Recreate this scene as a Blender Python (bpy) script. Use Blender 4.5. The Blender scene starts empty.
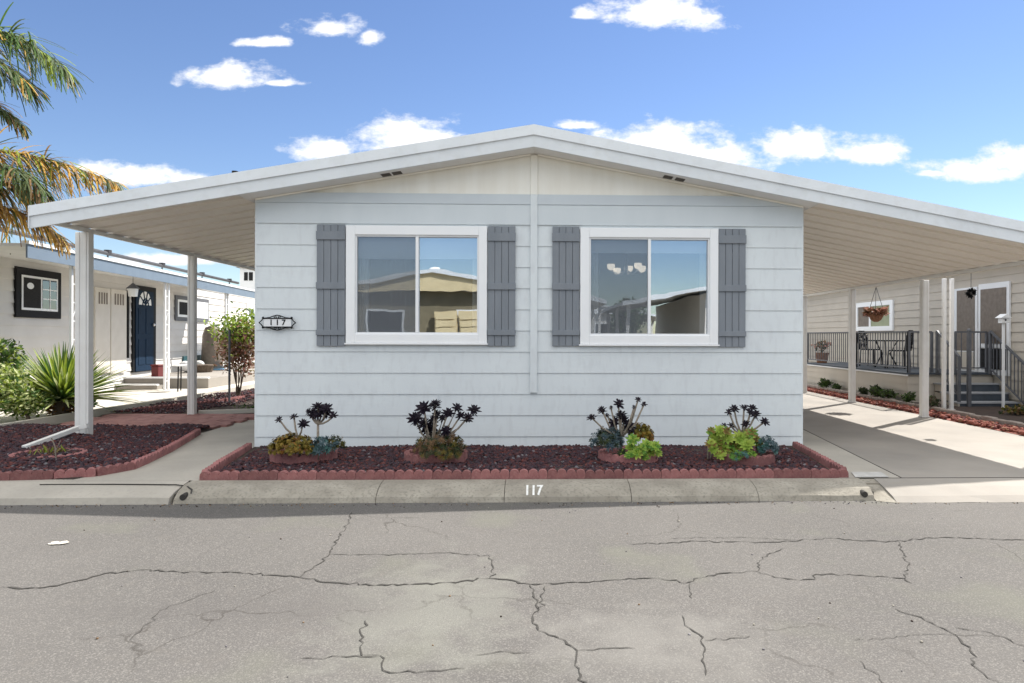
import bpy, bmesh, math, random
import numpy as np
from mathutils import Vector, Matrix
R = random.Random(7)
scene = bpy.context.scene
COL = scene.collection

# ------------------------------------------------------------------ camera
F = 685.0; VPX, VPY = 540.0, 336.0; YAW = math.radians(1.7); ROLL = 0.0026; CH = 1.49
CX = VPX + F * math.tan(YAW); CY = VPY
c_, s_ = math.cos(YAW), math.sin(YAW)
Rr = Vector((c_, -s_, 0)); Ff = Vector((s_, c_, 0)); Uu = Vector((0, 0, 1))
RT = Rr * math.cos(ROLL) + Uu * math.sin(ROLL); UP = Uu * math.cos(ROLL) - Rr * math.sin(ROLL)
EYE = Vector((0, 0, CH))
def ray(px, py): return Ff + RT * ((px - CX) / F) + UP * ((CY - py) / F)
def aY(px, py, Y):
    d = ray(px, py); return EYE + d * (Y / d.y)
def aZ(px, py, z):
    d = ray(px, py); return EYE + d * ((z - CH) / d.z)
def aX(px, py, X):
    d = ray(px, py); return EYE + d * (X / d.x)
def aP(px, py, p0, n):
    d = ray(px, py); return EYE + d * ((p0 - EYE).dot(n) / d.dot(n))
cam = bpy.data.cameras.new('camera'); cob = bpy.data.objects.new('camera', cam); COL.objects.link(cob)
cam.lens = F / 1024 * 36; cam.sensor_width = 36
cam.shift_x = (512 - CX) / 1024; cam.shift_y = (CY - 341.5) / 1024
cam.clip_end = 3000; cam.clip_start = 0.05
M = Matrix((RT, UP, -Ff)).transposed().to_4x4(); M.translation = EYE
cob.matrix_world = M
scene.camera = cob

# ------------------------------------------------------------------ materials
def rgb(c): return (c[0], c[1], c[2], 1)
MATS = {}
def mat(name, col, rough=0.6, col2=None, scale=6.0, amt=1.0, bump=0.0, bscale=60.0, metal=0.0, detail=4, stretch=None, spec=0.4, lo=0.35, hi=0.65, col3=None, s3=60, a3=.5):
    m = bpy.data.materials.new(name); m.use_nodes = True
    nt = m.node_tree; N = nt.nodes; L = nt.links; b = N['Principled BSDF']
    b.inputs['Base Color'].default_value = rgb(col); b.inputs['Roughness'].default_value = rough
    b.inputs['Metallic'].default_value = metal; b.inputs['Specular IOR Level'].default_value = spec
    geo = N.new('ShaderNodeTexCoord'); mp = N.new('ShaderNodeMapping')
    L.new(geo.outputs['Object'], mp.inputs['Vector'])
    if stretch: mp.inputs['Scale'].default_value = stretch
    out = None
    if col2 is not None:
        no = N.new('ShaderNodeTexNoise'); no.inputs['Scale'].default_value = scale; no.inputs['Detail'].default_value = detail
        L.new(mp.outputs['Vector'], no.inputs['Vector'])
        mr = N.new('ShaderNodeMapRange'); mr.inputs['From Min'].default_value = lo; mr.inputs['From Max'].default_value = hi
        mr.inputs['To Max'].default_value = amt
        L.new(no.outputs['Fac'], mr.inputs['Value'])
        mx = N.new('ShaderNodeMix'); mx.data_type = 'RGBA'
        mx.inputs['A'].default_value = rgb(col); mx.inputs['B'].default_value = rgb(col2)
        L.new(mr.outputs['Result'], mx.inputs['Factor']); out = mx.outputs['Result']
    if col3 is not None:
        no = N.new('ShaderNodeTexNoise'); no.inputs['Scale'].default_value = s3; no.inputs['Detail'].default_value = 2
        L.new(mp.outputs['Vector'], no.inputs['Vector'])
        mr = N.new('ShaderNodeMapRange'); mr.inputs['From Min'].default_value = .5; mr.inputs['From Max'].default_value = .7; mr.inputs['To Max'].default_value = a3
        L.new(no.outputs['Fac'], mr.inputs['Value'])
        mx = N.new('ShaderNodeMix'); mx.data_type = 'RGBA'; mx.inputs['B'].default_value = rgb(col3)
        if out: L.new(out, mx.inputs['A'])
        else: mx.inputs['A'].default_value = rgb(col)
        L.new(mr.outputs['Result'], mx.inputs['Factor']); out = mx.outputs['Result']
    if out: L.new(out, b.inputs['Base Color'])
    if bump:
        nb = N.new('ShaderNodeTexNoise'); nb.inputs['Scale'].default_value = bscale; nb.inputs['Detail'].default_value = 5
        L.new(mp.outputs['Vector'], nb.inputs['Vector'])
        bp = N.new('ShaderNodeBump'); bp.inputs['Strength'].default_value = bump; bp.inputs['Distance'].default_value = 0.01
        L.new(nb.outputs['Fac'], bp.inputs['Height']); L.new(bp.outputs['Normal'], b.inputs['Normal'])
    MATS[name] = m; return m
def leafmat(name, col, col2, trans=0.35, scale=9, rough=.5):
    m = mat(name, col, rough, col2, scale, spec=.3)
    N = m.node_tree.nodes; L = m.node_tree.links; b = N['Principled BSDF']; o = N['Material Output']
    t = N.new('ShaderNodeBsdfTranslucent'); mx = N.new('ShaderNodeMixShader'); mx.inputs[0].default_value = trans
    L.new(b.inputs['Base Color'].links[0].from_socket, t.inputs['Color'])
    L.new(b.outputs[0], mx.inputs[1]); L.new(t.outputs[0], mx.inputs[2]); L.new(mx.outputs[0], o.inputs['Surface'])
    return m
def glassmat(name, tint, refl, rough=0.0, gl=(.9, .95, 1)):
    m = bpy.data.materials.new(name); m.use_nodes = True; N = m.node_tree.nodes; L = m.node_tree.links
    N.remove(N['Principled BSDF']); o = N['Material Output']
    t = N.new('ShaderNodeBsdfTransparent'); t.inputs[0].default_value = rgb(tint)
    g = N.new('ShaderNodeBsdfGlossy'); g.inputs['Roughness'].default_value = rough; g.inputs['Color'].default_value = rgb(gl)
    lw = N.new('ShaderNodeFresnel'); lw.inputs['IOR'].default_value = 1.5
    ad = N.new('ShaderNodeMath'); ad.operation = 'ADD'; ad.use_clamp = True; ad.inputs[1].default_value = refl
    tc = N.new('ShaderNodeTexCoord'); nb = N.new('ShaderNodeTexNoise'); nb.inputs['Scale'].default_value = 1.6
    L.new(tc.outputs['Object'], nb.inputs['Vector'])
    bp = N.new('ShaderNodeBump'); bp.inputs['Strength'].default_value = .02; bp.inputs['Distance'].default_value = .05
    L.new(nb.outputs['Fac'], bp.inputs['Height']); L.new(bp.outputs['Normal'], g.inputs['Normal'])
    mx = N.new('ShaderNodeMixShader')
    L.new(lw.outputs[0], ad.inputs[0]); L.new(ad.outputs[0], mx.inputs[0]); L.new(t.outputs[0], mx.inputs[1]); L.new(g.outputs[0], mx.inputs[2])
    L.new(mx.outputs[0], o.inputs['Surface']); return m
def screenmat(name, col, alpha):
    m = bpy.data.materials.new(name); m.use_nodes = True; N = m.node_tree.nodes; L = m.node_tree.links
    b = N['Principled BSDF']; b.inputs['Base Color'].default_value = rgb(col); b.inputs['Roughness'].default_value = .8
    t = N.new('ShaderNodeBsdfTransparent'); mx = N.new('ShaderNodeMixShader'); mx.inputs[0].default_value = alpha
    L.new(t.outputs[0], mx.inputs[1]); L.new(b.outputs[0], mx.inputs[2]); L.new(mx.outputs[0], N['Material Output'].inputs['Surface'])
    return m

siding = mat('grey_siding', (.69, .735, .755), .55, (.65, .69, .715), 2.2, .8, .12, 90, stretch=(1, 1, .35), col3=(.52, .54, .56), s3=14, a3=.25)
frieze = mat('frieze_board', (.62, .665, .695), .55, (.58, .63, .66), 3, .8, .1, 90, stretch=(1, 1, .3))
belt = mat('belt_board', (.57, .62, .655), .55, (.54, .585, .625), 3, .8)
cream = mat('cream_panel', (.86, .84, .78), .6, (.78, .745, .67), 5, .7, .08, 60, stretch=(1, 1, .15))
trimw = mat('white_trim_paint', (.80, .81, .82), .45, (.74, .75, .77), 3, .7)
fasc = mat('white_fascia', (.70, .73, .76), .45, (.64, .67, .70), 1.8, .8, col3=(.5, .5, .48), s3=9, a3=.18)
roofm = mat('roof_coating', (.72, .72, .72), .6, (.58, .58, .57), 1.5, .8, .2, 40)
pan = mat('carport_pan', (.84, .785, .71), .5, (.79, .735, .66), 1.2, .8)
soff = mat('soffit_paint', (.80, .785, .76), .6, (.74, .72, .69), 3, .6)
postm = mat('post_paint', (.76, .75, .73), .45, (.68, .66, .63), 4, .6)
shut = mat('shutter_paint', (.222, .243, .272), .7, (.19, .21, .238), 7, .8, .25, 70, stretch=(1, 1, .2))
vinyl = mat('white_vinyl', (.86, .87, .88), .35, (.82, .83, .85), 4, .5)
glass = glassmat('window_glass', (.95, .97, .98), .32)
glassd = glassmat('window_glass_screened', (.9, .93, .95), .18)
glassn = glassmat('house_glass', (.5, .55, .6), .12)
screen = screenmat('insect_screen', (.24, .26, .29), .36)
black = mat('black_iron', (.014, .014, .016), .6, spec=.12)
darkv = mat('dark_vent', (.07, .06, .05), .6)
room = mat('room_wall', (.20, .20, .21), .8, (.17, .17, .18), 2)
blind = mat('white_blind', (.88, .89, .89), .6, (.84, .85, .85), 9)
sheer = screenmat('sheer_curtain', (.7, .72, .75), .30)
conc = mat('concrete', (.42, .39, .34), .85, (.34, .315, .275), 1.3, .9, .25, 130, detail=8, col3=(.30, .28, .25), s3=26, a3=.35)
concd = mat('driveway_concrete', (.335, .305, .27), .85, (.255, .235, .21), .9, .9, .2, 140, detail=8, col3=(.30, .285, .26), s3=7, a3=.3)
concl = mat('light_concrete', (.56, .525, .465), .85, (.48, .45, .39), 1.2, .9, .2, 140, detail=8)
kerbm = mat('kerb_concrete', (.36, .332, .28), .9, (.25, .228, .19), 3.2, 1, .6, 90, detail=10, col3=(.17, .155, .13), s3=38, a3=.6)
brickred = mat('red_edging', (.27, .115, .11), .85, (.20, .08, .08), 14, .9, .35, 120, col3=(.33, .19, .17), s3=50, a3=.4)
_n = brickred.node_tree.nodes; _l = brickred.node_tree.links; _oi = _n.new('ShaderNodeObjectInfo'); _hs = _n.new('ShaderNodeHueSaturation')
_mr = _n.new('ShaderNodeMapRange'); _mr.inputs['To Min'].default_value = .75; _mr.inputs['To Max'].default_value = 1.3; _l.new(_oi.outputs['Random'], _mr.inputs['Value']); _l.new(_mr.outputs[0], _hs.inputs['Value'])
_b = _n['Principled BSDF']; _src = _b.inputs['Base Color'].links[0].from_socket; _l.new(_src, _hs.inputs['Color']); _l.new(_hs.outputs[0], _b.inputs['Base Color'])
paver = mat('pink_paver', (.33, .17, .15), .9, (.24, .12, .11), 9, .9, .3, 90)
lav1 = mat('lava_maroon', (.066, .024, .029), .9, (.042, .017, .022), 20, 1, .5, 90)
lav2 = mat('lava_purple', (.05, .032, .042), .85, (.03, .02, .028), 20, 1, .5, 90)
lav3 = mat('lava_red', (.14, .042, .036), .9, (.09, .028, .026), 20, 1, .5, 90)
lav4 = mat('lava_grey', (.19, .18, .19), .9, (.12, .11, .12), 20, 1, .5, 90)
redr = mat('red_rock', (.26, .075, .05), .9, (.18, .05, .035), 20, 1, .5, 90)
soil = mat('soil', (.06, .04, .032), .95, (.04, .028, .024), 8, 1, .5, 60)
dirt = mat('yard_ground', (.30, .27, .22), .95, (.22, .2, .165), 1.3, 1, .4, 50)
crackm = mat('crack_dark', (.045, .042, .038), .95)
whitep = mat('white_marking', (.8, .8, .78), .7, (.6, .59, .56), 30, .7)
aeon = mat('aeonium_black', (.008, .007, .014), .5, (.018, .010, .018), 25, 1, spec=.15)
aeonp = mat('aeonium_plum', (.020, .011, .020), .55, (.010, .008, .016), 25, 1, spec=.15)
stemm = mat('pale_stem', (.30, .26, .21), .85, (.2, .165, .13), 40, 1, .4, 80)
gold1 = leafmat('golden_leaf', (.27, .17, .025), (.19, .14, .02), .2)
gold2 = leafmat('olive_leaf', (.12, .12, .025), (.2, .14, .02), .2)
orng = leafmat('orange_leaf', (.26, .11, .02), (.17, .10, .02), .2)
lime = leafmat('lime_leaf', (.30, .46, .07), (.42, .50, .10), .25)
limed = leafmat('green_leaf', (.12, .27, .05), (.19, .34, .06), .25)
limeb = leafmat('bronze_edge_leaf', (.28, .22, .06), (.22, .12, .04), .2)
blueg = leafmat('blue_grey_leaf', (.10, .16, .17), (.065, .10, .125), .15)
teal = leafmat('teal_leaf', (.06, .15, .14), (.09, .2, .18), .15)
dgreen = leafmat('dark_leaf', (.035, .055, .025), (.06, .075, .03), .2)
mgreen = leafmat('mid_leaf', (.06, .13, .03), (.10, .17, .04), .3)
ygreen = leafmat('yellow_green_leaf', (.30, .36, .05), (.22, .31, .04), .4)
vari = leafmat('variegated_leaf', (.58, .60, .33), (.40, .48, .18), .35)
palmg = leafmat('palm_green', (.05, .085, .035), (.09, .11, .035), .25)
palmo = leafmat('palm_orange', (.55, .30, .05), (.58, .38, .10), .4)
palmb = leafmat('palm_brown', (.30, .19, .09), (.22, .13, .06), .3)
dry = leafmat('dry_leaf', (.28, .18, .10), (.2, .12, .06), .2)
pinkf = leafmat('pink_blossom', (.50, .28, .22), (.42, .20, .15), .3)
palef = leafmat('pale_blossom', (.62, .48, .40), (.5, .34, .26), .35)
bark = mat('bark', (.16, .12, .09), .9, (.10, .075, .055), 14, 1, .7, 30)
nwall = mat('neighbour_siding', (.70, .675, .64), .6, (.64, .615, .58), 2, .8, .1, 80)
nbeige = mat('beige_siding', (.52, .47, .40), .6, (.47, .425, .36), 2, .8, .1, 80)
nblue = mat('blue_fascia', (.15, .195, .25), .5, (.13, .17, .22), 3, .8)
navy = mat('navy_door', (.012, .029, .058), .65, (.010, .024, .048), 5, .8, spec=.1)
greyr = mat('grey_rail', (.12, .125, .14), .6, (.09, .094, .105), 9, .7)
stepd = mat('blue_grey_step', (.07, .085, .105), .8, (.055, .065, .08), 9, .8)
woodc = mat('cabinet_cream', (.66, .62, .56), .6, (.6, .56, .5), 4, .7)
creamy = mat('yellow_cream_siding', (.66, .55, .34), .6, (.58, .48, .29), 3, .8)
oliv = mat('olive_wall', (.20, .17, .11), .7, (.15, .13, .08), 3, .8)
terr = mat('coir_basket', (.30, .15, .09), .9, (.20, .095, .055), 30, 1, .6, 60)
redb = mat('red_plastic', (.13, .02, .02), .5); bluep = mat('blue_plastic', (.10, .22, .36), .5)
tealb = mat('teal_bench', (.03, .09, .11), .6, (.02, .07, .08), 8)
screend = mat('dark_screen', (.03, .029, .03), .7, (.02, .02, .021), 30, spec=.1)
screenb = mat('brown_screen', (.20, .165, .135), .6, (.16, .13, .105), 12)
chromem = mat('satin_metal', (.6, .6, .6), .3, metal=1)
shadeg = bpy.data.materials.new('lamp_shade_lit'); shadeg.use_nodes = True
_b = shadeg.node_tree.nodes['Principled BSDF']; _b.inputs['Base Color'].default_value = (.9, .82, .72, 1)
_b.inputs['Emission Color'].default_value = (1, .82, .62, 1); _b.inputs['Emission Strength'].default_value = .45

def asphalt():
    m = mat('asphalt', (.124, .117, .111), .95, (.097, .092, .088), .55, .9, .45, 150, detail=7, spec=.2)
    N = m.node_tree.nodes; L = m.node_tree.links; b = N['Principled BSDF']; src = b.inputs['Base Color'].links[0].from_socket
    tc = N.new('ShaderNodeTexCoord')
    def layer(src, texscale, lo, hi, col, fac, kind='noise'):
        if kind == 'noise':
            n = N.new('ShaderNodeTexNoise'); n.inputs['Detail'].default_value = 3; o = n.outputs['Fac']
        else:
            n = N.new('ShaderNodeTexVoronoi'); o = n.outputs['Distance']
        n.inputs['Scale'].default_value = texscale; L.new(tc.outputs['Object'], n.inputs['Vector'])
        mr = N.new('ShaderNodeMapRange'); mr.inputs['From Min'].default_value = lo; mr.inputs['From Max'].default_value = hi; mr.inputs['To Max'].default_value = fac
        L.new(o, mr.inputs['Value']); mx = N.new('ShaderNodeMix'); mx.data_type = 'RGBA'; mx.inputs['B'].default_value = rgb(col)
        L.new(mr.outputs[0], mx.inputs['Factor']); L.new(src, mx.inputs['A']); return mx.outputs['Result']
    src = layer(src, 110, .50, .68, (.25, .236, .218), .55)
    src = layer(src, 120, .56, .70, (.07, .066, .062), .6)
    src = layer(src, 38, .10, .03, (.36, .335, .30), .5, 'v')
    src = layer(src, 9, .55, .72, (.13, .12, .11), .35)
    src = layer(src, 1.1, .56, .70, (.15, .15, .122), .5)
    # pale worn stain in the middle of the lane
    for (sx_, sy_, rx_, ry_, col_, fc_) in ((aZ(430, 612, RZ).x, aZ(430, 612, RZ).y, .55, .95, (.20, .20, .175), .6), (aZ(640, 640, RZ).x, aZ(640, 640, RZ).y, .7, .5, (.20, .192, .178), .5), (aZ(250, 610, RZ).x, aZ(250, 610, RZ).y, 1.3, .3, (.10, .094, .09), .45)):
        mpp = N.new('ShaderNodeMapping'); mpp.vector_type = 'POINT'; mpp.inputs['Location'].default_value = (-sx_ / rx_, -sy_ / ry_, 0); mpp.inputs['Scale'].default_value = (1 / rx_, 1 / ry_, 0)
        L.new(tc.outputs['Object'], mpp.inputs['Vector']); ln_ = N.new('ShaderNodeVectorMath'); ln_.operation = 'LENGTH'; L.new(mpp.outputs[0], ln_.inputs[0])
        ns_ = N.new('ShaderNodeTexNoise'); ns_.inputs['Scale'].default_value = 5; ns_.inputs['Detail'].default_value = 7; L.new(tc.outputs['Object'], ns_.inputs['Vector'])
        ad_ = N.new('ShaderNodeMath'); ad_.operation = 'MULTIPLY_ADD'; ad_.inputs[1].default_value = 2.6; L.new(ns_.outputs['Fac'], ad_.inputs[0]); L.new(ln_.outputs['Value'], ad_.inputs[2])
        ms_ = N.new('ShaderNodeMapRange'); ms_.inputs['From Min'].default_value = 2.5; ms_.inputs['From Max'].default_value = 1.4; ms_.inputs['To Max'].default_value = fc_; L.new(ad_.outputs[0], ms_.inputs['Value'])
        mq = N.new('ShaderNodeMix'); mq.data_type = 'RGBA'; mq.inputs['B'].default_value = rgb(col_); L.new(ms_.outputs[0], mq.inputs['Factor']); L.new(src, mq.inputs['A']); src = mq.outputs['Result']
    # hairline cracking
    vo = N.new('ShaderNodeTexVoronoi'); vo.feature = 'DISTANCE_TO_EDGE'; vo.inputs['Scale'].default_value = 1.15
    nn = N.new('ShaderNodeTexNoise'); nn.inputs['Scale'].default_value = 3.5; nn.inputs['Detail'].default_value = 6; L.new(tc.outputs['Object'], nn.inputs['Vector'])
    va = N.new('ShaderNodeMix'); va.data_type = 'VECTOR'; va.inputs['Factor'].default_value = .22; L.new(tc.outputs['Object'], va.inputs['A']); L.new(nn.outputs['Color'], va.inputs['B']); L.new(va.outputs['Result'], vo.inputs['Vector'])
    m1 = N.new('ShaderNodeMapRange'); m1.inputs['From Min'].default_value = .008; m1.inputs['From Max'].default_value = .001; L.new(vo.outputs['Distance'], m1.inputs['Value'])
    n2 = N.new('ShaderNodeTexNoise'); n2.inputs['Scale'].default_value = .9; n2.inputs['Detail'].default_value = 3; L.new(tc.outputs['Object'], n2.inputs['Vector'])
    m2 = N.new('ShaderNodeMapRange'); m2.inputs['From Min'].default_value = .50; m2.inputs['From Max'].default_value = .64; m2.inputs['To Max'].default_value = .65; L.new(n2.outputs['Fac'], m2.inputs['Value'])
    mu = N.new('ShaderNodeMath'); mu.operation = 'MULTIPLY'; L.new(m1.outputs[0], mu.inputs[0]); L.new(m2.outputs[0], mu.inputs[1])
    mxx = N.new('ShaderNodeMix'); mxx.data_type = 'RGBA'; mxx.inputs['B'].default_value = rgb((.05, .045, .04)); L.new(mu.outputs[0], mxx.inputs['Factor']); L.new(src, mxx.inputs['A']); src = mxx.outputs['Result']
    L.new(src, b.inputs['Base Color']); return m
RZ = -.15
asph = asphalt()

# ------------------------------------------------------------------ mesh builder
class MB:
    def __init__(s): s.v = []; s.f = []; s.m = []
    def vv(s, *p):
        i = len(s.v); s.v += [tuple(q) for q in p]; return i
    def face(s, pts, m=0):
        i = s.vv(*pts); s.f.append(tuple(range(i, i + len(pts)))); s.m.append(m)
    def box(s, x0, y0, z0, x1, y1, z1, m=0):
        x0, x1 = min(x0, x1), max(x0, x1); y0, y1 = min(y0, y1), max(y0, y1); z0, z1 = min(z0, z1), max(z0, z1)
        s.hexa([(x0, y0, z0), (x1, y0, z0), (x1, y1, z0), (x0, y1, z0), (x0, y0, z1), (x1, y0, z1), (x1, y1, z1), (x0, y1, z1)], m); return s
    def hexa(s, p, m=0):
        i = s.vv(*p)
        for q in ((0, 3, 2, 1), (4, 5, 6, 7), (0, 1, 5, 4), (1, 2, 6, 5), (2, 3, 7, 6), (3, 0, 4, 7)):
            s.f.append(tuple(i + k for k in q)); s.m.append(m)
    def bar(s, a, b, w, h=None, m=0, up=(0, 0, 1)):
        a = Vector(a); b = Vector(b); h = w if h is None else h
        d = (b - a).normalized(); u = Vector(up)
        if abs(d.dot(u)) > .98: u = Vector((0, 1, 0))
        x = d.cross(u).normalized(); z = x.cross(d)
        q = [x * sx * w / 2 + z * sz * h / 2 for sx, sz in ((-1, -1), (1, -1), (1, 1), (-1, 1))]
        s.hexa([a + k for k in q] + [b + k for k in q], m); return s
    def prism(s, poly, e, m=0):
        # poly: list of 3D points (planar), e: extrusion vector
        n = len(poly); e = Vector(e); p = [Vector(q) for q in poly]
        i = s.vv(*p, *[q + e for q in p])
        s.f.append(tuple(range(i + n - 1, i - 1, -1))); s.f.append(tuple(range(i + n, i + 2 * n))); s.m += [m, m]
        for k in range(n):
            k2 = (k + 1) % n; s.f.append((i + k, i + k2, i + n + k2, i + n + k)); s.m.append(m)
        return s
    def tube(s, pts, rad, n=6, m=0, cap=True):
        pts = [Vector(p) for p in pts]; k = len(pts)
        rad = rad if isinstance(rad, (list, tuple)) else [rad] * k
        i0 = len(s.v)
        for j, p in enumerate(pts):
            d = (pts[min(j + 1, k - 1)] - pts[max(j - 1, 0)]).normalized()
            u = Vector((0, 0, 1)) if abs(d.z) < .9 else Vector((1, 0, 0))
            x = d.cross(u).normalized(); y = x.cross(d)
            for t in range(n):
                a = 2 * math.pi * t / n; s.v.append(tuple(p + (x * math.cos(a) + y * math.sin(a)) * rad[j]))
        for j in range(k - 1):
            for t in range(n):
                t2 = (t + 1) % n; a = i0 + j * n
                s.f.append((a + t, a + t2, a + n + t2, a + n + t)); s.m.append(m)
        if cap:
            s.f.append(tuple(i0 + t for t in range(n - 1, -1, -1))); s.f.append(tuple(i0 + (k - 1) * n + t for t in range(n))); s.m += [m, m]
        return s
    def blob(s, c, r, m=0, n=10, k=6, jit=0):
        c = Vector(c); r = r if isinstance(r, (tuple, list)) else (r, r, r); i0 = len(s.v)
        for j in range(k + 1):
            th = math.pi * j / k
            for t in range(n):
                a = 2 * math.pi * t / n; q = 1 + R.uniform(-jit, jit)
                s.v.append((c.x + r[0] * math.sin(th) * math.cos(a) * q, c.y + r[1] * math.sin(th) * math.sin(a) * q, c.z + r[2] * math.cos(th) * q))
        for j in range(k):
            for t in range(n):
                t2 = (t + 1) % n; s.f.append((i0 + j * n + t, i0 + (j + 1) * n + t, i0 + (j + 1) * n + t2, i0 + j * n + t2)); s.m.append(m)
        return s
    def leaf(s, base, tip, w, m=0, sag=None, shape='oval'):
        base = Vector(base); tip = Vector(tip); d = tip - base; L = d.length
        if L < 1e-6: return
        d /= L; u = Vector((R.uniform(-1, 1), R.uniform(-1, 1), R.uniform(-1, 1)))
        x = d.cross(u)
        if x.length < 1e-3: x = d.cross(Vector((1, .3, .2)))
        x.normalize(); nn = x.cross(d)
        if shape == 'oval':
            mid = base + d * L * .55 + nn * L * .08
            i = s.vv(base, mid - x * w / 2, tip, mid + x * w / 2)
            s.f.append((i, i + 1, i + 2, i + 3)); s.m.append(m)
        else:
            mid = base + d * L * .6
            i = s.vv(base - x * w * .18, base + x * w * .18, mid + x * w / 2, tip, mid - x * w / 2)
            s.f.append((i, i + 1, i + 2, i + 3, i + 4)); s.m.append(m)
    def build(s, name, mats, parent=None, loc=None, smooth=False, bevel=0):
        if not isinstance(mats, (list, tuple)): mats = [mats]
        off = Vector((0, 0, 0)); p = parent
        while p is not None: off += Vector(p.location); p = p.parent
        if parent is None and loc is not None: off = Vector(loc)
        me = bpy.data.meshes.new(name)
        me.from_pydata([tuple(Vector(q) - off) for q in s.v], [], s.f)
        for mm in mats: me.materials.append(mm)
        if len(mats) > 1: me.polygons.foreach_set('material_index', s.m)
        if smooth: me.polygons.foreach_set('use_smooth', [True] * len(me.polygons))
        me.update()
        o = bpy.data.objects.new(name, me); COL.objects.link(o)
        if parent is not None: o.parent = parent
        elif loc is not None: o.location = loc
        if bevel:
            b = o.modifiers.new('bevel', 'BEVEL'); b.width = bevel; b.segments = 2; b.limit_method = 'ANGLE'
        return o
def tag(o, label=None, cat=None, group=None, kind=None):
    if label: o['label'] = label
    if cat: o['category'] = cat
    if group: o['group'] = group
    if kind: o['kind'] = kind
    return o
def thing(name, loc, label, cat, group=None):
    o = bpy.data.objects.new(name, None); COL.objects.link(o); o.location = loc; o.empty_display_size = .2
    return tag(o, label, cat, group)
def struct(name, mb, m, **k): return tag(mb.build(name, m, **k), kind='structure')
def copy_tree(o, parent=None):
    c = o.copy(); COL.objects.link(c)
    if parent: c.parent = parent
    for ch in list(o.children): copy_tree(ch, c)
    return c

# ------------------------------------------------------------------ light and sky
SUN = Vector((.65, .60, 1.0)).normalized()
sun = bpy.data.lights.new('sun', 'SUN'); sun.energy = 2.75; sun.angle = math.radians(.5); sun.color = (1, .955, .89)
so = bpy.data.objects.new('sun', sun); COL.objects.link(so)
so.rotation_euler = (-SUN).to_track_quat('-Z', 'Y').to_euler(); so.location = (20, 20, 40)
EL = math.asin(SUN.z); AZ = math.atan2(SUN.x, SUN.y)
w = bpy.data.worlds.new('World'); scene.world = w; w.use_nodes = True
NT = w.node_tree; N = NT.nodes; L = NT.links
bg = N['Background']; bg.inputs['Strength'].default_value = 0.05
sky = N.new('ShaderNodeTexSky'); sky.sky_type = 'NISHITA'; sky.sun_disc = False
sky.sun_elevation = EL; sky.sun_rotation = AZ; sky.air_density = 1.0; sky.dust_density = .05; sky.ozone_density = 2.5; sky.altitude = 10
def mth(op, a, b=None, clamp=False):
    n = N.new('ShaderNodeMath'); n.operation = op; n.use_clamp = clamp
    for i, q in enumerate((a, b)):
        if q is None: continue
        if isinstance(q, (int, float)): n.inputs[i].default_value = q
        else: L.new(q, n.inputs[i])
    return n.outputs[0]
tc = N.new('ShaderNodeTexCoord'); sp = N.new('ShaderNodeSeparateXYZ')
L.new(tc.outputs['Generated'], sp.inputs[0])
dx, dy, dz = sp.outputs
dyc = mth('MAXIMUM', dy, .05)
u = mth('DIVIDE', dx, dyc); v = mth('DIVIDE', dz, dyc)
cb = N.new('ShaderNodeCombineXYZ'); L.new(u, cb.inputs[0]); L.new(v, cb.inputs[1])
def nz(scale, det, off=0):
    n = N.new('ShaderNodeTexNoise'); n.inputs['Scale'].default_value = scale; n.inputs['Detail'].default_value = det; n.inputs['Roughness'].default_value = .62
    mp = N.new('ShaderNodeMapping'); mp.inputs['Location'].default_value = (off, off * .7, off); mp.inputs['Scale'].default_value = (1, 1.7, 1)
    L.new(cb.outputs[0], mp.inputs[0]); L.new(mp.outputs[0], n.inputs['Vector']); return n.outputs['Fac']
n1 = nz(14, 7); n2 = nz(30, 6, 4.0)
CL = [(230, 75, 50, 15), (262, 41, 27, 6), (330, 25, 32, 13), (371, 36, 12, 10), (280, 82, 22, 5), (150, 175, 62, 13), (90, 168, 30, 10), (321, 148, 27, 17), (415, 135, 56, 24), (585, 14, 14, 7),
      (665, 8, 58, 24), (650, 141, 72, 27), (715, 151, 80, 19), (795, 142, 52, 20), (862, 148, 42, 19), (580, 124, 22, 6), (975, 167, 62, 16), (1010, 158, 40, 18), (1080, 160, 60, 20), (935, 172, 22, 6), (60, 262, 80, 14), (170, 258, 70, 8), (-60, 60, 60, 20), (1150, 60, 70, 22), (560, -60, 90, 30)]
cur = None
for (cx, cy, rx, ry) in CL:
    d = ray(cx, cy); u0, v0 = d.x / d.y, d.z / d.y
    a = mth('MULTIPLY', mth('SUBTRACT', u, u0), F / rx); b = mth('MULTIPLY', mth('SUBTRACT', v, v0 - .3 * ry / F), F / ry)
    b = mth('MAXIMUM', b, mth('MULTIPLY', b, -1.7))      # flatter bases than tops
    q = mth('SUBTRACT', 1.0, mth('SQRT', mth('ADD', mth('MULTIPLY', a, a), mth('MULTIPLY', b, b))))
    cur = q if cur is None else mth('MAXIMUM', cur, q)
den = mth('ADD', mth('MAXIMUM', cur, -1.2), mth('ADD', mth('MULTIPLY', mth('SUBTRACT', n1, .5), 2.6), mth('MULTIPLY', mth('SUBTRACT', n2, .5), 1.3)))
mr = N.new('ShaderNodeMapRange'); mr.interpolation_type = 'SMOOTHSTEP'; mr.inputs['From Min'].default_value = -.25; mr.inputs['From Max'].default_value = .5
L.new(den, mr.inputs['Value'])
front = mth('GREATER_THAN', dy, .06)
mask = mth('MULTIPLY', mth('MULTIPLY', mr.outputs[0], front), .94)
mr2 = N.new('ShaderNodeMapRange'); mr2.inputs['From Min'].default_value = .2; mr2.inputs['From Max'].default_value = 1.0
L.new(den, mr2.inputs['Value'])
cc = N.new('ShaderNodeMix'); cc.data_type = 'RGBA'
CLOUD_A, CLOUD_B = (7.2, 7.4, 7.9), (9.2, 9.1, 9.0)
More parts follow.
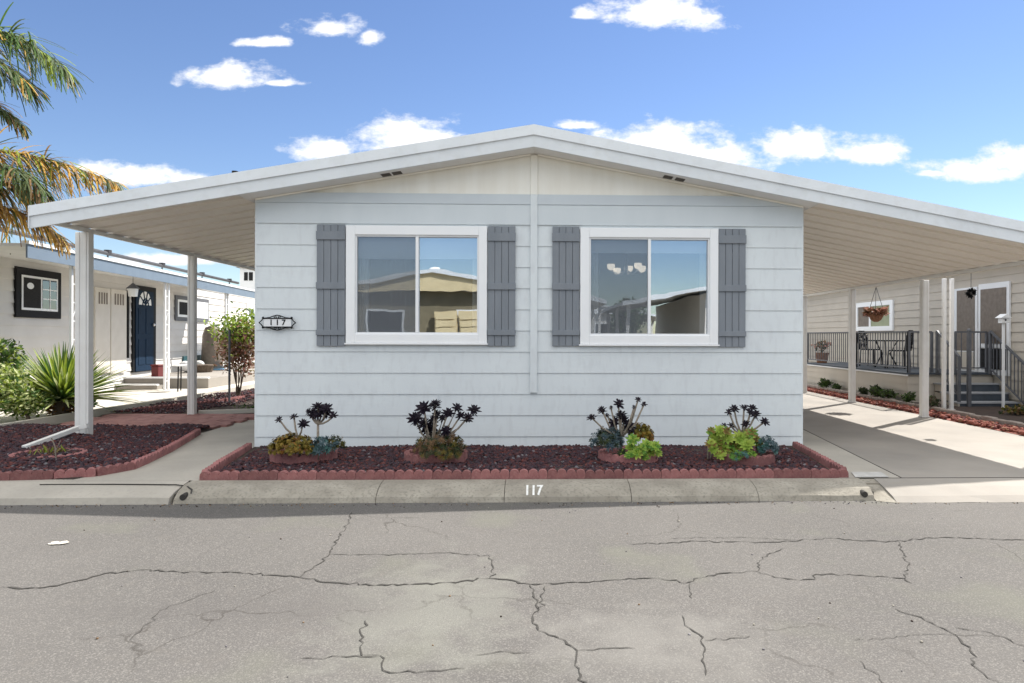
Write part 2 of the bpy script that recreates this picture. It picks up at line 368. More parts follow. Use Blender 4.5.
cc.inputs['A'].default_value = rgb(CLOUD_A); cc.inputs['B'].default_value = rgb(CLOUD_B)
L.new(mr2.outputs[0], cc.inputs['Factor'])
hs = N.new('ShaderNodeHueSaturation'); hs.inputs['Saturation'].default_value = 1.08; hs.inputs['Value'].default_value = 1.03; hs.inputs['Hue'].default_value = .509
L.new(sky.outputs[0], hs.inputs['Color'])
mx = N.new('ShaderNodeMix'); mx.data_type = 'RGBA'
L.new(mask, mx.inputs['Factor']); L.new(hs.outputs[0], mx.inputs['A']); L.new(cc.outputs['Result'], mx.inputs['B'])
# bright cloud added overhead and behind the camera, unseen, to fill the shaded wall
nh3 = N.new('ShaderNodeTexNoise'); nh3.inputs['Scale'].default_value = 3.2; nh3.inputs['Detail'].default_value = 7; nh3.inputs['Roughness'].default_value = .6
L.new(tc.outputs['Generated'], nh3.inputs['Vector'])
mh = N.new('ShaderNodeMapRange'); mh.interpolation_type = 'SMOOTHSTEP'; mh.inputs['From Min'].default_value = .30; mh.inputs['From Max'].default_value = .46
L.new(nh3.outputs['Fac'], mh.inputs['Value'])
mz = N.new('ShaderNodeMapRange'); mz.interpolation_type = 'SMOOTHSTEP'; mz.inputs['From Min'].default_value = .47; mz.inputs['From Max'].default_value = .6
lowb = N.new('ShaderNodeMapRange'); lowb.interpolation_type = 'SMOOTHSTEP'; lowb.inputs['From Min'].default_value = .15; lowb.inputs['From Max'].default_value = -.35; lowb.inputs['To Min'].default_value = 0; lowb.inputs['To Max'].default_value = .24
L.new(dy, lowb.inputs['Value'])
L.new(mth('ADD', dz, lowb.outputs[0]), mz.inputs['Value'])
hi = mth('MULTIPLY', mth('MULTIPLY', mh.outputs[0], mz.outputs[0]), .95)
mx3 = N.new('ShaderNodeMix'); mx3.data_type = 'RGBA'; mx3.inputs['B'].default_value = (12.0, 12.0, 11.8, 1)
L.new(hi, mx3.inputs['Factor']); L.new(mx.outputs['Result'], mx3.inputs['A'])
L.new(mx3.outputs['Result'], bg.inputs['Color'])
scene.view_settings.view_transform = 'Standard'; scene.view_settings.look = 'None'; scene.view_settings.gamma = 1
scene.view_settings.exposure = 1.57

# ------------------------------------------------------------------ ground, road, kerb
YK = 7.13; YR = 6.72; RZ = -.15
g = MB()
Bg = 900
g.face([(-Bg, YK - .12, -.03), (Bg, YK - .12, -.03), (Bg, Bg, -.03), (-Bg, Bg, -.03)])
g.face([(-Bg, YK - .12, -.165), (Bg, YK - .12, -.165), (Bg, YK - .12, -.03), (-Bg, YK - .12, -.03)])
g.face([(-Bg, -2.2, -.165), (Bg, -2.2, -.165), (Bg, YK - .12, -.165), (-Bg, YK - .12, -.165)])
g.face([(-Bg, -2.2, -.03), (Bg, -2.2, -.03), (Bg, -2.2, -.165), (-Bg, -2.2, -.165)])
g.face([(-Bg, -Bg, -.03), (Bg, -Bg, -.03), (Bg, -2.2, -.03), (-Bg, -2.2, -.03)])
struct('ground', g, dirt)
r = MB(); r.face([(-120, -1.75, RZ), (120, -1.75, RZ), (120, YR + .1, RZ), (-120, YR + .1, RZ)]); struct('road', r, asph)
# kerb: rolled profile
def kerb_profile(): return [(YK, 0), (YK - .16, -.012), (YK - .27, -.045), (YK - .35, -.10), (YK - .38, -.165)]
def kerb_seg(x0, x1, prof=None, m=kerbm, name='kerb', jt=.0):
    k = MB(); p = prof or kerb_profile()
    n = max(2, int(abs(x1 - x0) / .25))
    xs = [x0 + (x1 - x0) * i / n for i in range(n + 1)]
    rows = []
    for x in xs:
        q = []
        for (yy, zz) in p:
            tt = (yy - p[-1][0]) / (p[0][0] - p[-1][0])
            q.append((x + (jt * tt if x == xs[-1] else 0), yy + (R.uniform(-.004, .004) if 0 < tt < 1 else 0), zz + (R.uniform(-.003, .003) if 0 < tt < 1 else 0)))
        rows.append(q)
    for a, b in zip(rows, rows[1:]):
        for j in range(len(p) - 1): k.face([a[j], a[j + 1], b[j + 1], b[j]])
    for e, rev in ((rows[0], False), (rows[-1], True)):
        q = e + [(e[-1][0], YK, -.165)]; k.face(q[::-1] if rev else q)
    return struct(name, k, m, smooth=False)
def kx(px, py=490): return aZ(px, py, -.03).x
J = [192, 384, 506, 627, 748, 858]
pts = [aY(q, 481, YK).x for q in J]
for a, b in zip(pts, pts[1:]): kerb_seg(a + .003, b - .003)
gap = MB(); gap.box(pts[0] - .02, YK - .30, -.17, pts[-1] + .02, YK - .005, -.075); struct('kerb_joint_bed', gap, crackm)
# left depressed apron and right apron
def apron(x0, x1, m, prof, name): return kerb_seg(x0, x1, prof, m, name)
apron(-9.0, pts[0] - .03, conc, [(YK, -.002), (YK - .10, -.02), (YK - .26, -.05), (YK - .37, -.09), (YK - .40, -.165)], 'kerb_apron')
apron(-30, -9.03, conc, kerb_profile(), 'kerb_apron')
gl = MB()
P = [aZ(40, 484.3, -.012), aZ(110, 484, -.012), aZ(176, 484.4, -.012), aZ(187, 486, -.02), aZ(192, 489.5, -.03), aZ(191, 493, -.04)]
for a, b in zip(P, P[1:]): gl.bar(a + Vector((0, 0, -.002)), b + Vector((0, 0, -.002)), .012, .008)
struct('apron_groove', gl, crackm)
apron(pts[-1] + .17, 30, concd, [(YK, -.002), (YK - .2, -.045), (YK - .38, -.10), (YK - .47, -.146), (YK - .48, -.165)], 'driveway_apron')
GRIT = [(R.uniform(-9, 9), YK - .40 - abs(R.gauss(0, .07)), RZ + .004) for _ in range(600)] + [(R.uniform(-6, 6), R.uniform(2.5, 6.6), RZ + .003) for _ in range(90)]
rk = MB(); rk.box(-60, -2.2, -.17, 60, -1.8, 0); struct('opposite_kerb', rk, kerbm, bevel=.04)
# right driveway
d = MB(); xj0 = 3.83
d.face([(xj0 + .0, YK + .012, 0), (7.28, YK + .012, 0), (7.28, 26, 0), (4.35, 26, 0), (4.32, 11.5, 0)])
struct('driveway', d, concd)
d = MB(); d.face([(3.16, YK + .012, .0), (xj0 - .012, YK + .012, .0), (4.31 - .012, 11.5, .0), (4.33, 26, .0), (3.4, 26, 0), (3.4, 9.3, 0)])
struct('driveway_strip', d, conc)
d = MB(); d.face([(7.26, YK + .012, -.004), (14, YK + .012, -.004), (14, 11.0, -.004), (7.26, 11.0, -.004)]); struct('garden_soil', d, soil)
# driveway joint + drain holes
j = MB(); j.bar((pts[-1] + .02, YK + .003, -.004), (16, YK + .003, -.004), .012, .01); j.bar((xj0, YK + .01, -.004), (4.31, 11.5, -.004), .010, .009); struct('driveway_joint', j, crackm)
# left walkway
d = MB(); d.face([(-5.6, YK, -.001), (-3.5, YK, -.001), (-3.75, 9.2, -.001), (-3.75, 12.2, -.001), (-5.15, 12.2, -.001), (-5.15, 10.4, -.001), (-5.2, 9.0, -.001), (-5.3, 7.8, -.001)])
struct('walkway', d, conc)
# paved cross path
pv = MB(); rows = 9; 
for i in range(13):
    for k in range(7):
        x0 = -7.9 + i * .21 + (.1 if k % 2 else 0); y0 = 11.0 + k * .27 - .10 * (i - 6) * .0
        pv.box(x0, y0, -.02, x0 + .2, y0 + .26, .03 + R.uniform(0, .006))
struct('paver_path', pv, paver)
# neighbour driveway
d = MB(); d.face([(-8.15, YK, .012), (-8.15, 40, .012), (-30, 40, .012), (-30, YK, .012)]); struct('neighbour_driveway', d, concl)
d = MB()
bp_ = [(-8.35, 7.2), (-8.25, 10.4), (-8.15, 13.3), (-7.95, 16), (-8.1, 20)]
for a, b in zip(bp_, bp_[1:]): d.bar((a[0], a[1], .05), (b[0], b[1], .05), .10, .14)
struct('concrete_border', d, concl)

# ------------------------------------------------------------------ rock beds (stuff)
def rocks(name, pts, size, mats, wts, label=None):
    bm = bmesh.new(); bmesh.ops.create_icosphere(bm, subdivisions=1, radius=1)
    bv = np.array([q.co[:] for q in bm.verts]); bf = np.array([[q.index for q in f.verts] for f in bm.faces]); bm.free()
    rg = np.random.default_rng(3); n = len(pts); P = np.array(pts)
    nv = len(bv); nf = len(bf)
    V = np.zeros((n, nv, 3))
    for i in range(n):
        jit = bv * (1 + rg.uniform(-.32, .32, (nv, 1)))
        sc = rg.uniform(.65, 1.35) * size * np.array([rg.uniform(.8, 1.3), rg.uniform(.8, 1.3), rg.uniform(.6, 1.0)])
        a = rg.uniform(0, 6.28); ca, sa = math.cos(a), math.sin(a); t = rg.uniform(-.6, .6); ct, st = math.cos(t), math.sin(t)
        q = jit * sc; q = q @ np.array([[1, 0, 0], [0, ct, -st], [0, st, ct]]) @ np.array([[ca, -sa, 0], [sa, ca, 0], [0, 0, 1]])
        V[i] = q + P[i]
    Fc = (bf[None] + (np.arange(n) * nv)[:, None, None]).reshape(-1, 3)
    me = bpy.data.meshes.new(name); me.vertices.add(n * nv); me.vertices.foreach_set('co', V.reshape(-1))
    me.loops.add(len(Fc) * 3); me.loops.foreach_set('vertex_index', Fc.reshape(-1).astype(np.int32))
    me.polygons.add(len(Fc)); me.polygons.foreach_set('loop_start', np.arange(0, len(Fc) * 3, 3, dtype=np.int32))
    mi = np.repeat(rg.choice(len(mats), size=n, p=np.array(wts) / sum(wts)), nf).astype(np.int32)
    for mm in mats: me.materials.append(mm)
    me.polygons.foreach_set('material_index', mi); me.update(calc_edges=True); me.validate()
    o = bpy.data.objects.new(name, me); COL.objects.link(o)
    tag(o, label, 'rocks', kind='stuff'); return o
def mound(x, y): return .035 + .022 * math.sin(x * 2.3 + 1) * math.sin(y * 3.1) + .015 * math.sin(x * 5.7 + y * 2)
def bedz(y): return .015 - .012 * max(0, (y - 7.6) / 1.6)
fx0, fx1 = aY(201, 476, YK).x, aY(847, 476, YK).x
pl = []
for i in range(17000):
    y = R.uniform(7.22, 9.22); t = (y - 7.22) / 2
    xa = fx0 + .09 + (-3.78 - fx0) * t; xb = fx1 - .09 + (3.42 - fx1) * t
    x = R.uniform(xa, xb); pl.append((x, y, bedz(y) + mound(x, y) * .5 - .01 + R.uniform(-.01, .01)))
rocks('lava_rock_bed', pl, .0185, [lav1, lav2, lav3, lav4], [5.5, 4, 2, .35], 'dark maroon lava rocks filling the bed in front of the grey home')
b = MB(); b.face([(fx0 + .05, YK + .05, .012), (fx1 - .05, YK + .05, .012), (3.42, 9.2, .012), (-3.78, 9.2, .012)]); struct('bed_soil', b, soil)
lpath = [(-8.6, 7.19), (-5.3, 7.19), (-4.72, 7.28), (-4.5, 7.75), (-4.72, 8.9), (-5.12, 10.45)]
def lx(y):   # right limit of the left bed at y
    for a, c in zip(lpath[2:], lpath[3:]):
        if a[1] <= y <= c[1]: return a[0] + (c[0] - a[0]) * (y - a[1]) / (c[1] - a[1])
    return -4.72 if y < 7.3 else -5.15
pl = []
for i in range(17500):
    y = R.uniform(7.26, 11.02); x = R.uniform(-8.2, lx(y) - .06)
    if x > -5.3 and y < 7.27 + .16 * (x + 5.3): continue
    if x > -4.78 and y < 7.36 + 2.1 * (x + 4.72) + .15: continue
    pl.append((x, y, .03 + mound(x, y) * .8 + R.uniform(-.012, .012)))
for i in range(2200):
    y = R.uniform(12.9, 18.5); x = R.uniform(-8.0 + max(0, y - 13.3) * .05, -6.4); pl.append((x, y, .03 + mound(x, y) * .8))
rocks('side_rock_bed', pl, .020, [lav1, lav2, lav3, lav4], [5.5, 4, 2, .5], 'dark maroon lava rocks round the front left carport post')
b = MB(); b.face([(-8.2, 7.2, .008), (-4.8, 7.2, .008), (-4.6, 7.8, .008), (-5.15, 10.5, .008), (-5.15, 11, .008), (-8.2, 11, .008)])
b.face([(-8.1, 12.85, .008), (-3.8, 12.85, .008), (-3.8, 19, .008), (-8.0, 19, .008)]); struct('side_bed_soil', b, soil)
pl = []
for i in range(2600):
    y = R.uniform(7.3, 26); x = R.uniform(7.3, 7.58); pl.append((x, y, .02 + R.uniform(-.005, .02) + (x - 7.3) * .12))
rocks('red_rock_strip', pl, .03, [redr, lav3, terr], [5, 2, 1], 'bright red rocks in the narrow strip along the driveway')
b = MB(); b.face([(7.28, YK + .02, .006), (7.6, YK + .02, .02), (7.6, 26, .02), (7.28, 26, .006)]); struct('strip_soil', b, redr)

rocks('gutter_grit', GRIT, .006, [kerbm, lav4, soil, dry], [2, 3, 3, 2], 'loose grit and small chips lying along the gutter and road')

# ------------------------------------------------------------------ scalloped edging
def scallop_block():
    m = MB(); poly = [(-.2, 0, -.03), (.2, 0, -.03)]
    top = []
    for s in range(4):
        cx = .15 - s * .1
        for t in range(7):
            a = math.pi * t / 6; top.append((cx + .049 * math.cos(a), 0, .05 + .047 * math.sin(a)))
    poly += top
    m.prism([(p[0] * .996, -.03, p[2] * .93) for p in poly], (0, .06, 0)); return m
EL_F = 'red scalloped concrete edging block bordering the lava rock bed under the windows'
EL_L = 'red scalloped concrete edging block bordering the left lava rock bed by the walkway'
EL_B = 'dark red scalloped edging block along the shaded bed behind the left carport posts'
eb = scallop_block().build('edging_block', brickred, loc=(0, 0, 0), bevel=.004)
first = True
def edge_path(path, label, group, z=0.0):
    global first
    P = [Vector((p[0], p[1], 0)) for p in path]; seg = .402
    tot = sum((b - a).length for a, b in zip(P, P[1:])); n = max(1, round(tot / seg)); st = tot / n
    def at(s):
        for a, b in zip(P, P[1:]):
            l = (b - a).length
            if s <= l + 1e-9: return a + (b - a) * (s / l)
            s -= l
        return P[-1]
    for i in range(n):
        a, c = at(i * st), at((i + 1) * st); d = c - a; mid = (a + c) / 2
        o = eb if first else eb.copy()
        if not first: COL.objects.link(o)
        first = False
        o.location = (mid.x, mid.y, z + R.uniform(-.005, .005)); o.rotation_euler = (0, R.uniform(-.012, .012), math.atan2(d.y, d.x) + R.uniform(-.012, .012))
        o.scale = (d.length / .4, 1, 1)
        tag(o, label, 'edging block', group)
edge_path([(fx0 - .03, 7.185), (fx1 + .03, 7.185)], EL_F, 'edging blocks round the front rock bed')
edge_path([(-3.80, 9.1), (fx0 - .02, 7.24)], EL_F, 'edging blocks round the front rock bed')
edge_path([(fx1 + .02, 7.24), (3.42, 9.1)], EL_F, 'edging blocks round the front rock bed')
edge_path(lpath, EL_L, 'edging blocks along the left rock bed')
edge_path([(-7.7, 13.2), (-6.9, 15), (-6.5, 18)], EL_B, 'edging blocks of the rear left bed', .02)
def ring(name, px, py, rx, ry, label, h=.10, nsc=22, gapang=None):
    c = aZ(px, py, .03); m = MB(); n = nsc * 6; rows = []
    for i in range(n):
        a = 2 * math.pi * i / n; sc = abs(math.sin(a * nsc / 2)) ** .6
        hh = h * .65 + h * .35 * sc; ro = 1 + .0; th = .055
        ca, sa = math.cos(a), math.sin(a)
        rows.append([(c.x + (rx) * ca, c.y + (ry) * sa, .0), (c.x + rx * ca, c.y + ry * sa, .03 + hh - .008), (c.x + (rx - .01) * ca, c.y + (ry - .01) * sa, .03 + hh), (c.x + (rx - th) * ca, c.y + (ry - th) * sa, .03 + hh), (c.x + (rx - th) * ca, c.y + (ry - th) * sa, 0)])
    for i in range(n):
        a, b = rows[i], rows[(i + 1) % n]
        for k in range(4): m.face([a[k], b[k], b[k + 1], a[k + 1]])
    # soil disc inside
    o = m.build(name, brickred, loc=(c.x, c.y, 0)); tag(o, label, 'planter ring')
    s = MB(); s.face([(c.x + (rx - .05) * math.cos(t * .3142), c.y + (ry - .05) * math.sin(t * .3142), .06) for t in range(20)]); s.build('soil_fill', soil, parent=o)
    return c
rc1 = ring('planter_ring', 304, 458, .385, .33, 'scalloped red planter ring round the golden bush, leftmost under the windows')
rc2 = ring('planter_ring', 436, 459, .37, .33, 'scalloped red planter ring round the black aeonium with dry brown grass')
rc3 = ring('planter_ring', 628, 459, .355, .32, 'scalloped red planter ring round the orange bush and lime rosettes')
rc4 = ring('planter_ring', 743.5, 460, .36, .33, 'scalloped red planter ring at the right end, full of yellow-green rosettes')
rc5 = ring('planter_ring', 49, 457, .40, .34, 'low pinkish scalloped ring with dry weeds beside the left carport post', h=.06)

# ------------------------------------------------------------------ the grey home
YW = 9.2; YF = 8.83
home = thing('mobile_home', (0, YW, 0), 'light grey clapboard home with two white windows, grey shutters and broad white carport roof', 'house')
xl = aY(256.5, 330, YW).x; xr = aY(801.5, 330, YW).x
def wz(py, px=420): return aY(px, py, YW).z
def wx(px, py=300): return aY(px, py, YW).x
# roof underside line
xr0 = aY(534, 147, YF).x; zr0 = aY(534, 146.5, YF).z
pL = aY(68, 222, YF); pR = aY(1023, 243, YF)
sL = (zr0 - pL.z) / (xr0 - pL.x); sR = (zr0 - pR.z) / (pR.x - xr0)
def zu(x): return zr0 - (sL * (xr0 - x) if x < xr0 else sR * (x - xr0))
WIN = [dict(o=(347, 487.3, 226.4, 343), i=(356, 479, 235.6, 334), m=417.5, c=(420, 285)), dict(o=(580, 717.4, 228.8, 344.3), i=(589, 709, 238.2, 335.3), m=649, c=(648, 287))]
for wd in WIN:
    cx, cy = wd['c']
    o = wd['o']; i = wd['i']
    wd['O'] = (wx(o[0], cy), wx(o[1], cy), wz(o[3], cx), wz(o[2], cx)); wd['I'] = (wx(i[0], cy), wx(i[1], cy), wz(i[3], cx), wz(i[2], cx)); wd['M'] = wx(wd['m'], cy)
z0c = wz(436.5); zp = (wz(224.3) - z0c) / 10
courses = [(-.02, z0c)] + [(z0c + zp * k, z0c + zp * (k + 1)) for k in range(10)]
ztop = courses[-1][1]
sd = MB(); seams = []
for ci, (za, zb) in enumerate(courses):
    rects = [(xl, xr, za, zb)]
    for wd in WIN:
        a, b, c, d_ = wd['I']; a -= .03; b += .03; c -= .03; d_ += .03
        new = []
        for (x0, x1, q0, q1) in rects:
            if x1 <= a or x0 >= b or q1 <= c or q0 >= d_: new.append((x0, x1, q0, q1)); continue
            if x0 < a: new.append((x0, a, q0, q1))
            if x1 > b: new.append((b, x1, q0, q1))
            if q0 < c: new.append((max(x0, a), min(x1, b), q0, c))
            if q1 > d_: new.append((max(x0, a), min(x1, b), d_, q1))
        rects = new
    yo = lambda z: YW - .016 + .012 * (z - za) / (zb - za)
    wob = R.uniform(-.001, .001)
    for (x0, x1, q0, q1) in rects:
        n = max(1, int((x1 - x0) / .6))
        for k in range(n):
            xa = x0 + (x1 - x0) * k / n; xb = x0 + (x1 - x0) * (k + 1) / n
            sd.face([(xa, yo(q0), q0), (xb, yo(q0), q0), (xb, yo(q1), q1), (xa, yo(q1), q1)])
        sd.face([(x0, YW, q0), (x1, YW, q0), (x1, yo(q0), q0), (x0, yo(q0), q0)])
        sd.face([(x0, yo(q0), q0), (x0, yo(q1), q1), (x0, YW, q1), (x0, YW, q0)]); sd.face([(x1, yo(q0), q0), (x1, YW, q0), (x1, YW, q1), (x1, yo(q1), q1)])
sd.build('front_siding', siding, home)
zbelt0, zbelt1 = wz(204, 400), wz(193.8, 400)
def gabclip(z0, z1, ya, yb, xa=xl, xb=xr):   # board clipped by the roof line
    P = [(xa, z0), (xb, z0)]
    def xat(z, left): return xr0 - (zr0 - z) / sL if left else xr0 + (zr0 - z) / sR
    P = [(xa, z0), (xb, z0), (xb, min(z1, zu(xb)))]
    if zu(xb) < z1: P.append((min(xb, xat(z1, False)), z1))
    if xa < xr0 < xb and z1 >= zr0: P.append((xr0, zr0))
    if zu(xa) < z1: P.append((max(xa, xat(z1, True)), z1))
    P.append((xa, min(z1, zu(xa))))
    Q = [P[0]]
    for p in P[1:]:
        if math.dist(p, Q[-1]) > 1e-4: Q.append(p)
    return [(p[0], ya, p[1]) for p in Q], (0, yb - ya, 0)
m = MB(); m.prism(*gabclip(ztop, zbelt0, YW - .024, YW)); m.build('frieze_board', frieze, home)
m = MB(); m.prism(*gabclip(zbelt0 + .002, zbelt1, YW - .034, YW)); m.build('belt_board', belt, home)
gp = MB()
gy = YW - .006; ztg = zbelt1 + .001
hl = xr0 - (zr0 - ztg) / sL; hr = xr0 + (zr0 - ztg) / sR
gp.prism([(hl, gy, ztg), (hr, gy, ztg), (xr0, gy, zr0)], (0, .02, 0))
x = hl + .2
while x < hr:   # raised battens every 20 cm
    gp.box(x - .006, gy - .003, ztg, x + .006, gy + .004, zu(x) - .004); x += .2032
gp.build('gable_panel', cream, home)
bt = MB(); bx0, bx1 = wx(530.3, 300), wx(537.3, 300); bt.box(bx0, YW - .045, wz(392.5, 534), bx1, YW - .012, zbelt1)
bt.build('centre_batten', siding, home, bevel=.004)
bt = MB(); bt.box(bx0, YW - .028, zbelt1 + .001, bx1, YW - .01, zu(xr0) - .02); bt.build('gable_batten', cream, home, bevel=.004)
m = MB(); xb = wx(440, 392); m.box(wx(438.5, 400), YW - .0225, z0c + zp, wx(439.3, 400), YW - .018, z0c + zp * 2 - .006); m.build('siding_joint', frieze, home)
# corner trims, side walls, back
for x, s in ((xl, -1), (xr, 1)): MB().box(x - .02 if s < 0 else x - .01, YW - .008, -.02, x + .01 if s < 0 else x + .02, YW + .05, zu(x) - .01).build('corner_trim', siding, home)
for x in (xl, xr):
    m = MB(); sgn = -1 if x < 0 else 1
    for (za, zb) in courses: m.hexa([(x, YW + .05, za), (x + sgn * .02, YW + .05, za), (x + sgn * .02, 26, za), (x, 26, za), (x, YW + .05, zb), (x + sgn * .006, YW + .05, zb), (x + sgn * .006, 26, zb), (x, 26, zb)])
    m.box(x - .05 * sgn, YW + .05, ztop, x + sgn * .01, 26, zu(x) - .02)
    m.build('side_wall', siding, home)
m = MB(); m.prism([(xl, 26, 0), (xr, 26, 0), (xr, 26, zu(xr)), (xr0, 26, zr0), (xl, 26, zu(xl))], (0, .1, 0)); m.build('rear_wall', siding, home)
# roof slab + soffit
XEL = -6.47; XER = 7.15; OFL = .165; OFR = .02
TH = .115
m = MB()
for (xa, xb) in ((xl - .12, xr0), (xr0, xr + .12)):
    m.hexa([(xa, YF + .03, zu(xa) + .01), (xb, YF + .03, zu(xb) + .01), (xb, 26.3, zu(xb) + .01), (xa, 26.3, zu(xa) + .01), (xa, YF + .03, zu(xa) + .27), (xb, YF + .03, zu(xb) + .27), (xb, 26.3, zu(xb) + .27), (xa, 26.3, zu(xa) + .27)])
rf = m.build('roof', [roofm], home)
m = MB()
for (xa, xb) in ((xl - .1, xr0), (xr0, xr + .1)):
    m.hexa([(xa, YF + .03, zu(xa) + .0), (xb, YF + .03, zu(xb) + .0), (xb, YW - .002, zu(xb) + .0), (xa, YW - .002, zu(xa) + .0), (xa, YF + .03, zu(xa) + .008), (xb, YF + .03, zu(xb) + .008), (xb, YW - .002, zu(xb) + .008), (xa, YW - .002, zu(xa) + .008)])
m.build('soffit', soff, home)
m = MB()   # cream moulding at soffit / wall
for (xa, xb) in ((xl, xr0 - .05), (xr0 + .05, xr)):
    m.bar((xa, YW - .05, zu(xa) - .014), (xb, YW - .05, zu(xb) - .014), .022, .022)
m.build('soffit_moulding', cream, home)
# fascia
XFL = aY(30, 220, YF).x; XFR = 7.75
m = MB()
for (xa, xb) in ((XFL, xr0), (xr0, XFR)):
    m.hexa([(xa, YF, zu(xa) - .0), (xb, YF, zu(xb) - .0), (xb, YF + .028, zu(xb)), (xa, YF + .028, zu(xa)), (xa, YF, zu(xa) + .155), (xb, YF, zu(xb) + .155), (xb, YF + .028, zu(xb) + .155), (xa, YF + .028, zu(xa) + .155)])
m.build('fascia', fasc, home)
m = MB()
for (xa, xb) in ((XFL, xr0), (xr0, XFR)):
    m.hexa([(xa, YF - .022, zu(xa) + .150), (xb, YF - .022, zu(xb) + .150), (xb, YF + .05, zu(xb) + .150), (xa, YF + .05, zu(xa) + .150), (xa, YF - .010, zu(xa) + .285), (xb, YF - .010, zu(xb) + .285), (xb, YF + .05, zu(xb) + .285), (xa, YF + .05, zu(xa) + .285)])
m.build('roof_edge_trim', fasc, home)
m = MB(); m.box(XFL - .012, YF - .02, zu(XFL) + .0, XFL, YF + .05, zu(XFL) + .28); m.build('fascia_end', fasc, home)
for (px, py) in ((820, 183.5), (235, 172.5)):
    q = aY(px, py, 11); m = MB(); zt = zu(q.x) + .27; m.tube([(q.x, 11, zt), (q.x, 11, q.z + .01)], .03, 8); m.tube([(q.x, 11, q.z - .01), (q.x, 11, q.z + .02)], .05, 8); m.build('roof_vent', black, home)
# soffit vents
for (px, py) in ((386, 172.4), (397, 171.2), (668, 177.0), (680, 178.8)):
    q = aY(px, py, 9.02); zz = zu(q.x); sl = sL if q.x < xr0 else -sR
    m = MB(); hw = .058
    for k in range(4):
        y0 = 8.96 + k * .036
        m.hexa([(q.x - hw, y0, zz - hw * sl - .007), (q.x + hw, y0, zz + hw * sl - .007), (q.x + hw, y0 + .028, zz + hw * sl - .007), (q.x - hw, y0 + .028, zz - hw * sl - .007), (q.x - hw, y0, zz - hw * sl + .002), (q.x + hw, y0, zz + hw * sl + .002), (q.x + hw, y0 + .028, zz + hw * sl + .002), (q.x - hw, y0 + .028, zz - hw * sl + .002)])
    m.build('soffit_vent', darkv, home)
# carport roof pans (ribs every 40 cm running down the slope)
def pans(xa, xb, y0, y1, off):
    m = MB(); prof = []; y = y0
    while y < y1 - .01:
        prof += [(y, 0), (y + .09, 0), (y + .098, .008), (y + .106, 0), (y + .18, 0), (y + .188, .008), (y + .196, 0), (y + .275, 0), (y + .29, .08), (y + .385, .08)]
        y += .40
    prof.append((y, 0)); th = .004
    for (pa, pb) in zip(prof, prof[1:]):
        for o in (.0, th):
            q = [(xa, pa[0], zu(xa) + off + pa[1] + o), (xb, pa[0], zu(xb) + off + pa[1] + o), (xb, pb[0], zu(xb) + off + pb[1] + o), (xa, pb[0], zu(xa) + off + pb[1] + o)]
            m.face(q if o else q[::-1])
    return m
pans(XEL, xl - .1, YF + .03, 16.6, OFL).build('carport_roof', pan, home)
pans(xr + .1, XER, YF + .03, 18.6, OFR).build('carport_roof', pan, home)
XPL = -6.47; XPR = 6.98
# posts: solve x from base pixels
def postpos(px, py): return aZ(px, py, 0)
PL1 = postpos(84, 440); PL2 = postpos(192, 416)
PRs = [postpos(924, 417), postpos(852, 402.5), postpos(804, 392.5)]
XPL = (PL1.x + PL2.x) / 2; XPR = sum(p.x for p in PRs) / 3
print('posts', PL1, PL2, PRs, 'eaveL', XEL, 'zu', zu(XPL), zu(XPR))
def beam(x, y0, y1, zt):
    m = MB(); m.box(x - .03, y0, zt - .055, x + .03, y1, zt); return m
zbl = aX(84, 229, PL1.x).z; zbr = aX(924, 281, XPR).z
print('beam z by pixel', zbl, zbr, zu(PL1.x), zu(XPR))
beam(XPL, YF + .06, 16.6, zu(XPL) + OFL - .002).build('carport_beam', postm, home, bevel=.006)
beam(XPR, YF + .06, 18.6, zu(XPR) + OFR - .002).build('carport_beam', postm, home, bevel=.006)
def post(x, y, w, d, zt):
    m = MB(); m.box(x - w / 2, y - d / 2, 0, x + w / 2, y + d / 2, zt)
    for s in (-.25, .25): m.box(x + s * w - w * .09, y - d / 2 - .008, .0, x + s * w + w * .09, y - d / 2 + .002, zt - .002)
    m.box(x - w * .62, y - d * .62, 0, x + w * .62, y + d * .62, .02)
    return m
for (x, y, ww) in ((PL1.x, PL1.y, .19), (PL2.x, PL2.y, .125), (XPL, 16.3, .125)): post(x, y, ww, .11, zu(x) + OFL - .058).build('carport_post', postm, home, bevel=.005)
for p in PRs: post(p.x, p.y, .125, .11, zu(p.x) + OFR - .058).build('carport_post', postm, home, bevel=.005)
post(XPR, 9.0, .125, .11, zu(XPR) + OFR - .058).build('carport_post', postm, home, bevel=.005)
